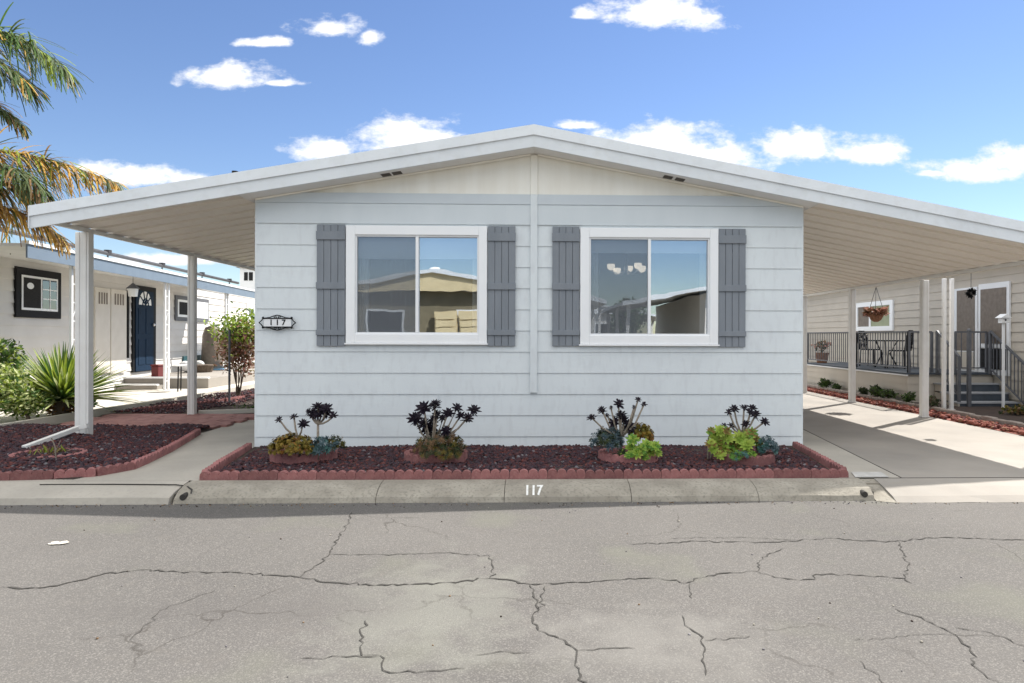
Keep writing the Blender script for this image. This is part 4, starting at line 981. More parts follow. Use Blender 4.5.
# palm
TR = Vector((-10.35, 11.2, 0))
palm = thing('palm_tree', TR, 'palm with green and orange fronds leaning in at the left edge', 'tree')
crown = Vector((-10.35, 11.2, 4.0))
m = MB(); m.tube([TR, TR + Vector((.05, 0, 1.5)), TR + Vector((.02, 0, 3)), crown], [.22, .19, .17, .2], 12)
for k in range(60):
    z = .1 + k * .065; a = k * 2.4; b = TR + Vector((.18 * math.cos(a), .18 * math.sin(a), z)); m.leaf(b, b + Vector((.12 * math.cos(a), .12 * math.sin(a), .12)), .16, 0, shape='strap')
m.build('trunk', bark, palm)
def frond(path, mats, wts, ln, droop=.75, nl=130, w_=.026, back=.0):
    P = [Vector(p) for p in path]; m = MB()
    def bez(t):
        n = len(P) - 1; q = t * n; i = min(int(q), n - 1); f = q - i
        p0 = P[max(i - 1, 0)]; p1 = P[i]; p2 = P[i + 1]; p3 = P[min(i + 2, n)]
        return .5 * ((2 * p1) + (-p0 + p2) * f + (2 * p0 - 5 * p1 + 4 * p2 - p3) * f * f + (-p0 + 3 * p1 - 3 * p2 + p3) * f ** 3)
    m.tube([bez(t / 14) for t in range(15)], [.03 - .024 * t / 14 for t in range(15)], 5, 0)
    for k in range(nl):
        t = .12 + .88 * k / nl; p = bez(t); tg = (bez(min(1, t + .02)) - bez(max(0, t - .02))).normalized(); sd_ = tg.cross(Vector((0, 0, 1))).normalized()
        env = math.sin(math.pi * (.12 + .80 * t)) ** .6
        for s in (-1, 1):
            Lf = ln * env * R.uniform(.6, 1.15); dr_ = droop * R.uniform(.3, 1.35); d = (sd_ * s * R.uniform(.35, 1.0) + tg * R.uniform(.3, 1.1) + Vector((0, 0, R.uniform(-.2, .5)))).normalized()
            mi = R.choices(range(len(mats)), wts)[0]; prev = None; pp = p.copy(); dd = d.copy()
            for j in range(6):
                q = j / 5; ww = w_ * (.5 + .5 * math.sin(math.pi * min(1, q * .9 + .15))) * .5
                sdv = dd.cross(Vector((0, 0, 1))); sdv = sdv.normalized() if sdv.length > .05 else sd_
                cu = (pp - sdv * ww, pp + sdv * ww)
                if prev: m.face([prev[0], prev[1], cu[1], cu[0]], mi)
                prev = cu; dd = (dd + Vector((0, 0, -dr_ * .42))).normalized(); pp = pp + dd * (Lf / 5)
    m.build('frond', mats, palm)
def fp(px, py, Y): return aY(px, py, Y)
frond([crown, fp(-70, 50, 11.2), fp(-25, 30, 11.2), fp(20, 38, 11.3), fp(66, 70, 11.4)], [palmg, palmo, ygreen, mgreen], [5, .6, 1.5, 3], 1.0, nl=190)
frond([crown, fp(-70, 165, 11.4), fp(-10, 152, 11.6), fp(50, 160, 11.8), fp(114, 182, 12)], [palmg, palmo, palmb, ygreen], [2.2, 3.6, 1, .8], 1.0, nl=230)
frond([crown, fp(-60, 175, 11.0), fp(-10, 165, 11.0), fp(22, 172, 11.0), fp(45, 192, 11.0)], [palmg, palmb, mgreen], [4, 1, 1], .8)
frond([crown, fp(-65, 215, 11.2), fp(-20, 205, 11.4), fp(25, 214, 11.6), fp(62, 238, 11.8)], [palmo, palmb, palmg], [4, 3, .8], .75, nl=200)
frond([crown, fp(-70, 70, 11.0), fp(-40, 50, 10.8), fp(-5, 60, 10.8), fp(28, 85, 10.9)], [palmg, mgreen, palmo], [4, 2, .5], .9, nl=150)
frond([crown, fp(-60, 185, 11.5), fp(-20, 180, 11.6), fp(15, 186, 11.8), fp(50, 205, 12)], [palmo, palmg, palmb], [3, 2, 2], .8, nl=170)
frond([crown, fp(-60, 110, 11.0), fp(-25, 100, 11.0), fp(0, 108, 11.0), fp(22, 126, 11.1)], [palmg, palmo, palmb], [4, 1, 1], .5)
for k in range(16):
    a = 1.2 + k * .34; el = R.uniform(-.3, 1.0); d = Vector((math.cos(a), math.sin(a), 0))
    if d.x > .35: d.x *= .3
    frond([crown, crown + d * .7 + Vector((0, 0, .7 * el + .3)), crown + d * 1.6 + Vector((0, 0, 1.0 * el)), crown + d * 2.4 + Vector((0, 0, 1.0 * el - .9))], [palmg, palmo, palmb], [4, 1, 1.2], .7, nl=40)

# ------------------------------------------------------------------ left neighbour house
W0 = Vector((-11.6, 20, 0)); wd = Vector((-.11, 1, 0)).normalized(); wn = Vector((wd.y, -wd.x, 0))   # wn points towards +x
def nw(px, py, off=0.0): return aP(px, py, W0 + wn * off, wn)
def npt(s, off, z): return W0 + wd * s + wn * off + Vector((0, 0, z))
def ns(px): return (nw(px, 320) - W0).dot(wd)
nh = thing('neighbour_house', W0, 'white clapboard house with blue fascia, navy door and black-framed window across the left driveway', 'house')
def nbox(m, s0, s1, o0, o1, z0, z1, k=0): m.hexa([npt(s0, o0, z0), npt(s0, o1, z0), npt(s1, o1, z0), npt(s1, o0, z0), npt(s0, o0, z1), npt(s0, o1, z1), npt(s1, o1, z1), npt(s1, o0, z1)], k)
SA, SB = -7.4, 13
m = MB(); z = 0
while z < 3.2:
    m.hexa([npt(SA, -.1, z), npt(SA, .034, z), npt(SB, .034, z), npt(SB, -.1, z), npt(SA, -.1, z + .24), npt(SA, .003, z + .24), npt(SB, .003, z + .24), npt(SB, -.1, z + .24)]); z += .24
nbox(m, SA, SA + .1, -7, -.1, 0, 3.3); nbox(m, SB - .1, SB, -7, -.1, 0, 3.3)
m.build('wall', nwall, nh)
zf0 = nw(170, 281, 1.55).z
EO = 1.55
def nz_(px, py): return nw(px, py, EO).z
zfb = (nz_(110, 272) + nz_(235, 295)) / 2; zft = zfb + .25
print('fascia z', nz_(70, 264), nz_(110, 272), nz_(235, 295), 'top', nz_(110, 258), nz_(235, 287))
m = MB(); nbox(m, SA - .2, SB, EO - .03, EO, zfb, zft); m.build('fascia', nblue, nh)
m = MB(); nbox(m, SA - .2, SB, EO - .1, EO + .03, zft, zft + .06); m.build('drip_edge', trimw, nh)
m = MB(); nbox(m, SA - .2, 4.2, -.3, EO - .03, zfb + .2, zfb + .26); nbox(m, SA - .2, SB, -7.2, -.3, zfb + .2, zfb + .3); m.build('roof', roofm, nh)
m = MB(); a = npt(SA, .2, zft + .30); 
qa, qb = nw(48, 240, .3), nw(238, 283, .3); m.tube([qa + (qa - qb) * .3, qb], .05, 8)
for t in (.2, .45, .7, .92): p = qa + (qb - qa) * t; m.tube([p, p + Vector((0, 0, .09))], .09, 8); m.tube([p, Vector((p.x, p.y, zfb + .25))], .02, 5)
m.build('roof_pipe', mat('dark_pipe', (.05, .05, .055), .6, (.035, .035, .04), 5), nh)
def nrect(m, p0, p1, py0a, py0b, py1a, py1b, off, dep, k=0):
    """panel on the wall between pixel columns p0..p1, tops py0*, bottoms py1*"""
    s0, s1 = ns(p0), ns(p1); zt = (nw(p0, py0a).z + nw(p1, py0b).z) / 2; zb = (nw(p0, py1a).z + nw(p1, py1b).z) / 2
    nbox(m, s0, s1, off, off + dep, zb, zt, k); return s0, s1, zb, zt
# window with black frame
m = MB(); s0, s1, zb, zt = nrect(m, 12.5, 58, 265.5, 273.5, 317, 319, .02, .05); nwin = m.build('window', black, nh, bevel=.008)
fw = (s1 - s0) * .10; m = MB(); nbox(m, s0 + fw, s1 - fw, .075, .085, zb + fw, zt - fw); m.build('inner_frame', vinyl, nwin)
a0, a1, b0, b1 = s0 + fw, s1 - fw, zb + fw, zt - fw; mid = (a0 + a1) / 2 + .03; t = .05
m = MB(); nbox(m, a0 + t, mid - t * .6, .088, .092, b0 + t, b1 - t); m.build('pane', screend, nwin)
m = MB(); nbox(m, mid + t * .6, a1 - t, .088, .091, b0 + t, b1 - t); m.build('pane', glassn, nwin)
m = MB(); nbox(m, mid + t * .6, a1 - t, .0865, .0875, b0 + t, b1 - t); m.build('pane_backing', screend, nwin)
m = MB(); mm_ = (mid + t * .6 + a1 - t) / 2; nbox(m, mm_ - .012, mm_ + .012, .092, .098, b0 + t, b1 - t)
for q in (.33, .66): zz = b0 + t + (b1 - b0 - 2 * t) * q; nbox(m, mid + t * .6, a1 - t, .0925, .097, zz - .012, zz + .012)
m.build('muntin', vinyl, nwin)
m = MB(); cc_ = npt(a0 + t + .22, .096, b1 - .22)
m.face([cc_ + wd * (.12 * math.cos(t_ * .42)) + Vector((0, 0, .07 * math.sin(t_ * .42))) for t_ in range(15)]); m.build('oval_sticker', trimw, nwin)
# cabinet doors
for (pa, pb, ta, tb) in ((92.5, 107.5, 287, 288.5), (108.5, 124, 288.5, 290.5)):
    m = MB(); s0, s1, zb, zt = nrect(m, pa, pb, ta, tb, 374, 372, .02, .05); cd = m.build('cabinet_door', woodc, nh, bevel=.006)
    m = MB()
    for k in range(4): nbox(m, s0 + (s1 - s0) * (.2 + .17 * k), s0 + (s1 - s0) * (.29 + .17 * k), .072, .076, zt - .42, zt - .12)
    m.build('louvre', screenb, cd)
m = MB(); nrect(m, 124.6, 126, 290, 290.5, 358, 358, .02, .07); m.build('cabinet_edge', screend, nh)
# navy door
m = MB(); s0, s1, zb, zt = nrect(m, 130.5, 153.5, 283.5, 289, 372, 370.5, .02, .05); dfr = m.build('door', black, nh)
m = MB(); nbox(m, s0 + .12, s1 - .22, .075, .095, zb + .02, zt - .14); m.build('door_leaf', navy, dfr)
m = MB(); dw = s1 - s0 - .34
for k in range(2):
    for (q0, q1) in ((.08, .38), (.44, .74)): nbox(m, s0 + .12 + dw * (.12 + .42 * k), s0 + .12 + dw * (.46 + .42 * k), .097, .108, zb + (zt - zb) * q0, zb + (zt - zb) * q1)
m.build('door_panel', navy, dfr, bevel=.006)
m = MB(); c = npt(s0 + .12 + dw / 2, .099, zt - .55); Rf = dw * .36
m.face([c + wd * (Rf * math.cos(math.pi * k / 10)) + Vector((0, 0, Rf * math.sin(math.pi * k / 10))) for k in range(11)]); m.build('fan_light', blind, dfr)
m = MB()
for k in range(1, 5): a = math.pi * k / 5; m.bar(c + wn * .006, c + wn * .006 + wd * (Rf * math.cos(a)) + Vector((0, 0, Rf * math.sin(a))), .03, .02)
m.tube([c + wn * .008 + wd * (Rf * .45 * math.cos(math.pi * k / 8)) + Vector((0, 0, Rf * .45 * math.sin(math.pi * k / 8))) for k in range(9)], .018, 5); m.build('fan_bars', navy, dfr)
m = MB(); m.blob(npt(s1 - .3, .14, zb + (zt - zb) * .55), .045); m.build('handle', chromem, dfr)
# second window
m = MB(); s0, s1, zb, zt = nrect(m, 173.5, 207, 295, 299.5, 321, 322, .02, .05); nw2 = m.build('window', greyr, nh, bevel=.008)
fw = .13; m = MB(); nbox(m, s0 + fw, s1 - fw, .075, .085, zb + fw, zt - fw); m.build('inner_frame', vinyl, nw2)
sm = s0 + (s1 - s0) * .55; m = MB(); nbox(m, s0 + fw + .1, sm, .088, .092, zb + fw + .08, zt - fw - .08); m.build('pane', screend, nw2)
m = MB(); nbox(m, sm + .1, s1 - fw - .1, .088, .092, zb + fw + .08, zt - fw - .08); m.build('pane', blind, nw2)
m = MB(); s0, s1, zb, zt = nrect(m, 245.5, 254, 304, 305, 321, 321, .02, .06); nw3 = m.build('window', vinyl, nh)
m = MB(); nbox(m, s0 + .2, s1 - .25, .085, .09, zb + .2, zt - .2); m.build('pane', glassn, nw3)
# lattice posts
for (px, by) in ((74.5, 0), (166.5, 0), (226.5, 0)):
    p = aP(px, 330, W0 + wn * (EO - .15), wn); s = (p - W0).dot(wd); m = MB(); hw = .11 if px > 100 else .12
    for k in (-1, 1): m.bar(npt(s + k * hw, EO - .15, 0), npt(s + k * hw, EO - .15, zfb + .1), .05, .05)
    z = .25; k = 0
    while z < zfb - .3:
        m.bar(npt(s - hw, EO - .15, z), npt(s + hw, EO - .15, z), .018, .018)
        if k % 3 == 1: m.bar(npt(s - hw, EO - .15, z), npt(s + hw, EO - .15, z + .38), .014, .014)
        z += .38; k += 1
    m.build('lattice_post', trimw, nh)
# deck with two nosed steps
dk = MB(); dx0, dx1 = -12.6, -9.0
zd = aY(150, 377, 19.3).z; zd2 = aY(130, 384, 18.9).z
dk.hexa([(-12.4, 19.3, 0), (-9.2, 19.3, 0), (-9.4, 27, 0), (-13.4, 27, 0), (-12.4, 19.3, zd - .04), (-9.2, 19.3, zd - .04), (-9.4, 27, zd - .04), (-13.4, 27, zd - .04)]); 
dk.hexa([(-12.6, 18.85, 0), (-10.35, 18.85, 0), (-10.35, 19.3, 0), (-12.4, 19.3, 0), (-12.6, 18.85, zd2 - .04), (-10.35, 18.85, zd2 - .04), (-10.35, 19.3, zd2 - .04), (-12.4, 19.3, zd2 - .04)])
dk_ = dk.build('porch_deck', concd, nh)
m = MB(); m.box(-12.4, 19.27, zd - .039, -9.2, 19.4, zd); m.box(-12.6, 18.82, zd2 - .039, -10.35, 18.95, zd2); m.build('step_nosing', trimw, dk_)
# clutter on the deck
def deckpt(px, py, s_off=.5): return aP(px, py, W0 + wn * s_off, wn)
p = deckpt(188, 359, .35); m = MB(); s = ns(174); s2 = ns(206)
be = thing('garden_bench', npt((s + s2) / 2, .35, zd), 'dark teal bench against the white wall under the second window', 'bench')
zs = p.z
m = MB(); nbox(m, s, s2, .25, .30, zs - .1, zs + .1); m.build('backrest', tealb, be)
m = MB(); nbox(m, s, s2, .31, .75, zs - .38, zs - .33); m.build('seat', tealb, be)
for q in (s + .05, s2 - .1): m = MB(); nbox(m, q, q + .06, .3, .36, zd - .04, zs - .1); nbox(m, q, q + .06, .68, .74, zd - .04, zs - .38); m.build('leg', tealb, be)
def cushion(name, px, py, rx, ry, mm__, lb, cat, off=.6):
    c = deckpt(px, py, off); sc = (c - EYE).y / F; m = MB(); m.blob(c, (rx * sc, rx * sc * .7, ry * sc), n=12, k=8, jit=.05); o = m.build(name, mm__, loc=c, smooth=True); tag(o, lb, cat)
cushion('cushion', 186, 366, 7, 5, trimw, 'white cushion on the teal bench, left of the dark one', 'cushion'); cushion('cushion', 199, 364, 5, 3.5, whitep, 'small pale cushion on top of the dark basket by the bench', 'cushion')
c = deckpt(202, 369, .9); sc = c.y / F; m = MB(); m.tube([(c.x, c.y, zd - .04), (c.x, c.y, c.z + .1)], [.3, .38], 14); m.tube([(c.x, c.y, c.z + .1), (c.x, c.y, c.z + .14)], [.40, .40], 14); o = m.build('basket', bark, loc=(c.x, c.y, zd)); tag(o, 'dark brown basket standing right of the teal bench', 'basket')
c = deckpt(157.5, 369, .6); m = MB(); m.box(c.x - .1, c.y - .15, zd - .04, c.x + .1, c.y + .15, c.z + .08); m.box(c.x - .12, c.y - .17, c.z + .08, c.x + .12, c.y + .17, c.z + .13); o = m.build('storage_tub', redb, loc=(c.x, c.y, zd), bevel=.02); tag(o, 'dark red tub beside the navy door', 'tub')
c = deckpt(217, 371, .9); m = MB(); m.hexa([(c.x - .25, c.y - .3, zd - .04), (c.x + .25, c.y - .3, zd - .04), (c.x + .25, c.y + .3, zd - .04), (c.x - .25, c.y + .3, zd - .04), (c.x - .32, c.y - .36, c.z + .08), (c.x + .32, c.y - .36, c.z + .08), (c.x + .32, c.y + .36, c.z + .08), (c.x - .32, c.y + .36, c.z + .08)]); o = m.build('storage_tub', bluep, loc=(c.x, c.y, zd), bevel=.02); tag(o, 'pale blue tub near the flowering bush', 'tub')
# grill cover (beige)
c = deckpt(212, 350, .7); m = MB(); m.tube([(c.x, c.y, zd - .04), (c.x, c.y, zd + .4), (c.x, c.y, 1.5), (c.x, c.y, 1.75), (c.x, c.y, 1.82)], [.36, .34, .30, .22, .05], 12); o = m.build('grill_cover', screenb, loc=(c.x, c.y, zd), smooth=True); tag(o, 'tall beige cover standing behind the second left carport post', 'cover')
# small table
t0 = aZ(184, 391, .012); tb = thing('side_table', (t0.x, t0.y, .012), 'small dark metal side table standing on the left driveway', 'table')
tp = aY(184, 366, t0.y).z; m = MB(); m.tube([(t0.x, t0.y, tp), (t0.x, t0.y, tp + .03)], .26, 14); m.build('table_top', trimw, tb)
for k in range(3): a = k * 2.09 + .3; m = MB(); m.tube([(t0.x + .2 * math.cos(a), t0.y + .2 * math.sin(a), tp), (t0.x + .22 * math.cos(a), t0.y + .22 * math.sin(a), .012)], .016, 6); m.build('leg', black, tb)
# hanging lantern near the door
c = nw(133, 291, .9); ln = thing('hanging_lantern', (c.x, c.y, c.z), 'small pale lantern hanging beside the navy door', 'lantern')
m = MB(); m.tube([(c.x, c.y, c.z - .14), (c.x, c.y, c.z + .06)], [.1, .12], 6); m.build('body', blind, ln)
m = MB(); m.tube([(c.x, c.y, c.z + .06), (c.x, c.y, c.z + .2)], [.16, .02], 6); m.tube([(c.x, c.y, c.z + .2), (c.x, c.y, zfb + .2)], .008, 4); m.build('roof', greyr, ln)
# distant white cupola house
q = aY(246, 276, 46); fh = thing('distant_house', (q.x - 1, 46, 0), 'white two storey house far behind the left carport', 'house')
m = MB(); m.box(q.x - .4, 46, 0, q.x + 4, 50, q.z + .55); m.box(q.x - .9, 46.5, 0, q.x + 4.5, 52, q.z - .7); m.build('wall', trimw, fh)
m = MB(); m.prism([(q.x - .6, 45.8, q.z + .55), (q.x + 4.2, 45.8, q.z + .55), (q.x + 1.8, 45.8, q.z + 1.1)], (0, 4.4, 0)); m.build('roof', greyr, fh)
m = MB(); m.box(q.x - .12, 45.97, q.z - .3, q.x + .12, 46.0, q.z + .25); m.build('window', screend, fh)
m = MB(); m.box(q.x + .2, 45.97, q.z - .3, q.x + .45, 46.0, q.z + .25); m.build('window', screend, fh)

# ------------------------------------------------------------------ right neighbour house
XN = 9.8; ZP = .68
rh = thing('neighbour_house', (XN, 18, 0), 'beige clapboard house with raised porch and grey railing beside the right carport', 'house')
m = MB(); z = 0; YA, YB = 8.0, 34
while z < 3.1:
    m.hexa([(XN - .024, YA, z), (XN + .1, YA, z), (XN + .1, YB, z), (XN - .024, YB, z), (XN - .004, YA, z + .2), (XN + .1, YA, z + .2), (XN + .1, YB, z + .2), (XN - .004, YB, z + .2)]); z += .2
m.box(XN + .1, YA, 0, XN + 7, YA + .1, 3.1); m.build('wall', nbeige, rh)
m = MB(); m.hexa([(9.5, YA - .3, 3.0), (XN + 3.6, YA - .3, 3.6), (XN + 3.6, YB, 3.6), (9.5, YB, 3.0), (9.5, YA - .3, 3.12), (XN + 3.6, YA - .3, 3.72), (XN + 3.6, YB, 3.72), (9.5, YB, 3.12)])
m.hexa([(XN + 3.6, YA - .3, 3.6), (XN + 7.4, YA - .3, 3.0), (XN + 7.4, YB, 3.0), (XN + 3.6, YB, 3.6), (XN + 3.6, YA - .3, 3.72), (XN + 7.4, YA - .3, 3.12), (XN + 7.4, YB, 3.12), (XN + 3.6, YB, 3.72)]); m.build('roof', roofm, rh)
def rw(px, py, off=0): return aX(px, py, XN - off)
# window
a, b = rw(895, 298), rw(857, 331); zt = (rw(895, 298).z + rw(857, 305).z) / 2; zb = (rw(895, 329.5).z + rw(857, 332).z) / 2
m = MB(); f = .17; y0, y1 = a.y, b.y
m.box(XN - .07, y0, zb, XN - .015, y0 + f, zt); m.box(XN - .07, y1 - f, zb, XN - .015, y1, zt); m.box(XN - .07, y0 + f, zb, XN - .015, y1 - f, zb + .13); m.box(XN - .07, y0 + f, zt - .13, XN - .015, y1 - f, zt); ym = (y0 + y1) / 2 + .2; m.box(XN - .06, ym - .05, zb + .13, XN - .015, ym + .05, zt - .13)
rwin = m.build('window', vinyl, rh)
m = MB(); m.box(XN - .04, y0 + f, zb + .13, XN - .03, ym - .05, zt - .13); m.build('pane', mat('pale_green_blind', (.30, .33, .20), .4, (.26, .29, .17), 4), rwin)
m = MB(); m.box(XN - .04, ym + .05, zb + .13, XN - .03, y1 - f, zt - .13); m.build('pane', screenb, rwin)
# door and sidelight
def rpanel(name, pa, pb, zt, zb, mm__, par, o0=.02, o1=.06):
    ya, yb = sorted((rw(pa, 320).y, rw(pb, 320).y)); m = MB(); m.box(XN - o1, ya, zb, XN - o0, yb, zt); return m.build(name, mm__, par), ya, yb
zdt = rw(985, 285).z
fr, ya, yb = rpanel('door', 981, 1012, zdt + .02, ZP, trimw, rh)
m = MB(); m.box(XN - .075, ya + .09, 1.35, XN - .061, yb - .09, zdt - .1); m.build('glass_panel', screenb, fr)
m = MB(); m.box(XN - .075, ya + .09, ZP + .12, XN - .061, yb - .09, 1.24); m.build('lower_panel', screend, fr)
m = MB(); m.box(XN - .09, ya + .06, 1.26, XN - .062, yb - .06, 1.33); m.build('crossbar', trimw, fr)
sl_, ya, yb = rpanel('side_panel', 955.5, 979.5, zdt - .02, ZP, trimw, rh)
m = MB(); m.box(XN - .072, ya + .07, ZP + .5, XN - .061, yb - .16, zdt - .07); m.build('screen_panel', screenb, sl_)
m = MB(); m.box(XN - .071, ya + .07, ZP + .08, XN - .061, yb - .16, ZP + .47); m.build('lower_panel', nbeige, sl_)
# porch
XP = 7.9; YP0, YP1 = 14.5, 20.2
m = MB(); m.box(XP + .03, YP0 + .03, 0, XN - .03, YP1 - .03, ZP); z = 0
while z < ZP - .06:
    zz = min(z + .16, ZP - .03)
    m.hexa([(XP - .012, YP0, z), (XP + .03, YP0, z), (XP + .03, YP1, z), (XP - .012, YP1, z), (XP + .002, YP0, zz), (XP + .03, YP0, zz), (XP + .03, YP1, zz), (XP + .002, YP1, zz)])
    m.hexa([(XP, YP0 - .012, z), (XN - .03, YP0 - .012, z), (XN - .03, YP0 + .03, z), (XP, YP0 + .03, z), (XP, YP0 + .002, zz), (XN - .03, YP0 + .002, zz), (XN - .03, YP0 + .03, zz), (XP, YP0 + .03, zz)])
    z += .16
pch = m.build('porch', nbeige, rh)
m = MB(); m.box(XP - .05, YP0 - .05, ZP - .0, XN - .08, YP1 + .05, ZP + .04); m.build('porch_floor', stepd, pch)
m = MB(); m.box(XP - .06, YP0 - .06, ZP - .028, XP - .02, YP1 + .06, ZP - .002); m.build('floor_trim', trimw, pch)
def railing(a, b, h0, h1, n, par, name='railing'):
    a = Vector(a); b = Vector(b); m = MB(); up = Vector((0, 0, 1))
    m.bar(a + up * h1, b + up * h1, .045, .035); m.bar(a + up * h0, b + up * h0, .03, .025)
    for k in range(n + 1):
        p = a + (b - a) * (k / n); big = k in (0, n); m.bar(p + up * (0 if big else h0), p + up * h1, .05 if big else .016, .05 if big else .016)
    return m.build(name, greyr, par)
zfl = ZP + .04
railing((XP + .05, YP0 + .05, zfl), (XP + .05, 17.0, zfl), .10, .88, 20, pch); railing((XP + .05, 17.0, zfl), (XP + .05, YP1 - .05, zfl), .10, .88, 26, pch); railing((XP + .05, YP0 + .04, zfl), (8.45, YP0 + .04, zfl), .10, .88, 5, pch)
# steps
st = MB(); tr_ = MB(); ys = [13.6, 13.9, 14.2, 14.44]; zs_ = [.17, .34, .51, .66]
for k in range(3):
    st.box(8.5, ys[k] + .02, 0 if k == 0 else zs_[k - 1] + .002, 9.72, 14.44, zs_[k] - .03)
    tr_.box(8.44, ys[k], zs_[k] - .029, 9.74, ys[k + 1] + .02, zs_[k])
stp = st.build('stair', stepd, pch); tr_.build('step_tread', mat('tread_grey', (.36, .37, .39), .7, (.3, .31, .33), 8), stp)
m = MB()
for k in range(3): m.box(8.46, ys[k] + .02, 0 if k == 0 else zs_[k - 1], 8.498, 14.44, zs_[k] - .031)
m.build('stair_side', nbeige, stp)
railing((8.5, 13.65, .17), (8.5, 14.42, .70), .12, .92, 8, stp, 'stair_railing'); railing((9.66, 13.35, .02), (9.66, 14.42, .70), .12, .92, 10, stp, 'stair_railing'); 
railing((9.0, 14.6, zfl), (9.7, 14.6, zfl), .1, .88, 5, pch)
m = MB(); m.bar((8.66, 13.58, 0), (8.66, 13.58, 1.6), .065, .065); m.blob((8.66, 13.58, 1.62), .045); m.build('newel_post', greyr, stp)
# twin white posts
for s, lb in ((0, 'slim white post, left of the pair by the right porch stairs'), (1, 'slim white post, right of the pair by the right porch stairs')):
    q = aY(944 + 7.6 * s, 330, 13.0); m = MB(); m.box(q.x - .032, 12.97, .08, q.x + .032, 13.03, 2.62); m.box(q.x - .05, 12.95, .08, q.x + .05, 13.05, .1)
    o = m.build('slim_post', postm, loc=(q.x, 13, .08), bevel=.004); tag(o, lb, 'post')
# border bricks and planter soil
m = MB(); m.box(7.72, 11.0, -.02, 9.78, 34, .085); struct('planter_soil', m, soil)
bq = MB(); y = 7.4; first_b = None
while y < 22:
    bl = .3
    if first_b is None:
        k = MB(); k.box(7.6, y, -.02, 7.71, y + bl - .015, .13); first_b = k.build('border_brick', mat('pale_brick', (.40, .35, .31), .9, (.3, .25, .22), 12, 1, .4, 60), loc=(7.655, y, 0), bevel=.008); o = first_b
    else:
        o = first_b.copy(); COL.objects.link(o); o.location = (7.655 + R.uniform(-.006, .006), y, R.uniform(-.008, .008)); o.rotation_euler = (0, 0, R.uniform(-.03, .03))
    tag(o, 'pale border brick in the row between red rocks and the right planting bed', 'brick', 'border bricks along the red rock strip'); y += bl
# porch plants along the skirting
pi = 0
for (px, py, rr, mats_, lb) in ((829, 385, 7, [dgreen, mgreen], 'low green plant left of the middle carport post against the beige skirting'), (839, 389, 5, [dgreen, mgreen], 'small green plant just left of the middle right carport post'), (868, 391, 6, [dgreen], 'small dark plant right of the middle carport post against the beige skirting'), (880, 392, 9, [dgreen, mgreen], 'widest dark green plant against the beige porch skirting'), (893, 391, 8, [dgreen, dgreen, mgreen], 'dark bushy plant just left of the front right carport post'), (912, 399, 8, [dgreen, mgreen], 'dark plant in front of the porch corner'), (937, 404, 9, [dgreen, bark], 'dark scraggly plant at the foot of the twin white posts')):
    yy = aX(px, py + 2, 7.8).y; sc = yy / F; leafshrub('border_plant', lb, (7.80 - rr * sc * .5, yy, .07), (rr * sc * .9, rr * sc * 1.5, rr * sc * .75), 380, rr * sc * .42, mats_, 'plant', stems=3, zmin=.1)
leafshrub('border_plant', 'loose green plant in front of the porch stairs', (9.35, 12.5, .08), (.3, .3, .10), 260, .10, [dgreen, mgreen, gold2], 'plant', stems=4); leafshrub('border_plant', 'low grassy plant at the right edge below the stairs', (8.7, 12.2, .08), (.5, .3, .08), 300, .10, [dgreen, gold2, dry], 'plant', stems=3)
# hanging basket
q = aX(876, 314, XPR); hb = thing('hanging_basket', (q.x, q.y, zu(XPR) - .05), 'reddish coir hanging basket with dry plant hung from the right carport beam', 'hanging basket')
m = MB(); sc = q.y / F; m.tube([(q.x, q.y, q.z - 8 * sc), (q.x, q.y, q.z - 6 * sc), (q.x, q.y, q.z - 1 * sc), (q.x, q.y, q.z + 1.5 * sc)], [2 * sc, 5 * sc, 7.6 * sc, 8 * sc], 14); m.build('basket', terr, hb)
m = MB()
for k in range(240):
    a = R.uniform(0, 6.28); p = Vector((q.x + 7.5 * sc * math.cos(a) * R.random(), q.y + 7.5 * sc * math.sin(a) * R.random(), q.z + R.uniform(0, 3) * sc)); m.leaf(p, p + Vector((math.cos(a) * .14, math.sin(a) * .14, R.uniform(-.08, .12))), .06, R.randrange(3))
m.build('plant', [dry, pinkf, terr], hb)
m = MB()
for k in range(3): a = k * 2.09; m.tube([(q.x + 9 * sc * math.cos(a), q.y + 9 * sc * math.sin(a), q.z), (q.x, q.y, zu(XPR) - .05)], .006, 4)
m.build('chain', greyr, hb)
# hanging black spinner
q = aX(971, 293, XPR); hs_ = thing('wind_spinner', (q.x, q.y, zu(XPR) - .05), 'black hanging ornament dangling from the beam in front of the porch door', 'ornament')
m = MB(); 
for k in range(90):
    d = Vector((R.gauss(0, 1), R.gauss(0, 1), R.gauss(0, 1))).normalized(); p = q + d * .02; m.leaf(p, p + d * R.uniform(.05, .09), .04, 0)
m.build('petals', [black], hs_); m = MB(); m.tube([q, (q.x, q.y, zu(XPR) - .05)], .005, 4); m.build('cord', greyr, hs_)
# wind chimes
for (px, py, n, L_, lb) in ((829, 281, 5, .34, 'pale wind chime with thin tubes at the far end of the right carport beam'), (840, 275.5, 1, .2, 'single dark hanging tube beside the wind chime on the right beam')):
    q = aX(px, py, XPR); wc = thing('wind_chime', (q.x, q.y, zu(XPR) - .05), lb, 'wind chime'); m = MB(); m.tube([q + Vector((0, 0, .1)), (q.x, q.y, zu(XPR) - .05)], .005, 4); m.tube([q + Vector((0, 0, .08)), q + Vector((0, 0, .1))], .1 if n > 1 else .03, 10); m.build('top', greyr, wc)
    for k in range(n):
        a = k * 1.257; r_ = .08 if n > 1 else 0; p = q + Vector((r_ * math.cos(a), r_ * math.sin(a), .08)); m = MB(); m.tube([p, p - Vector((0, 0, L_ * R.uniform(.7, 1.1)))], .012 if n > 1 else .03, 6); m.build('tube', chromem if n > 1 else greyr, wc)
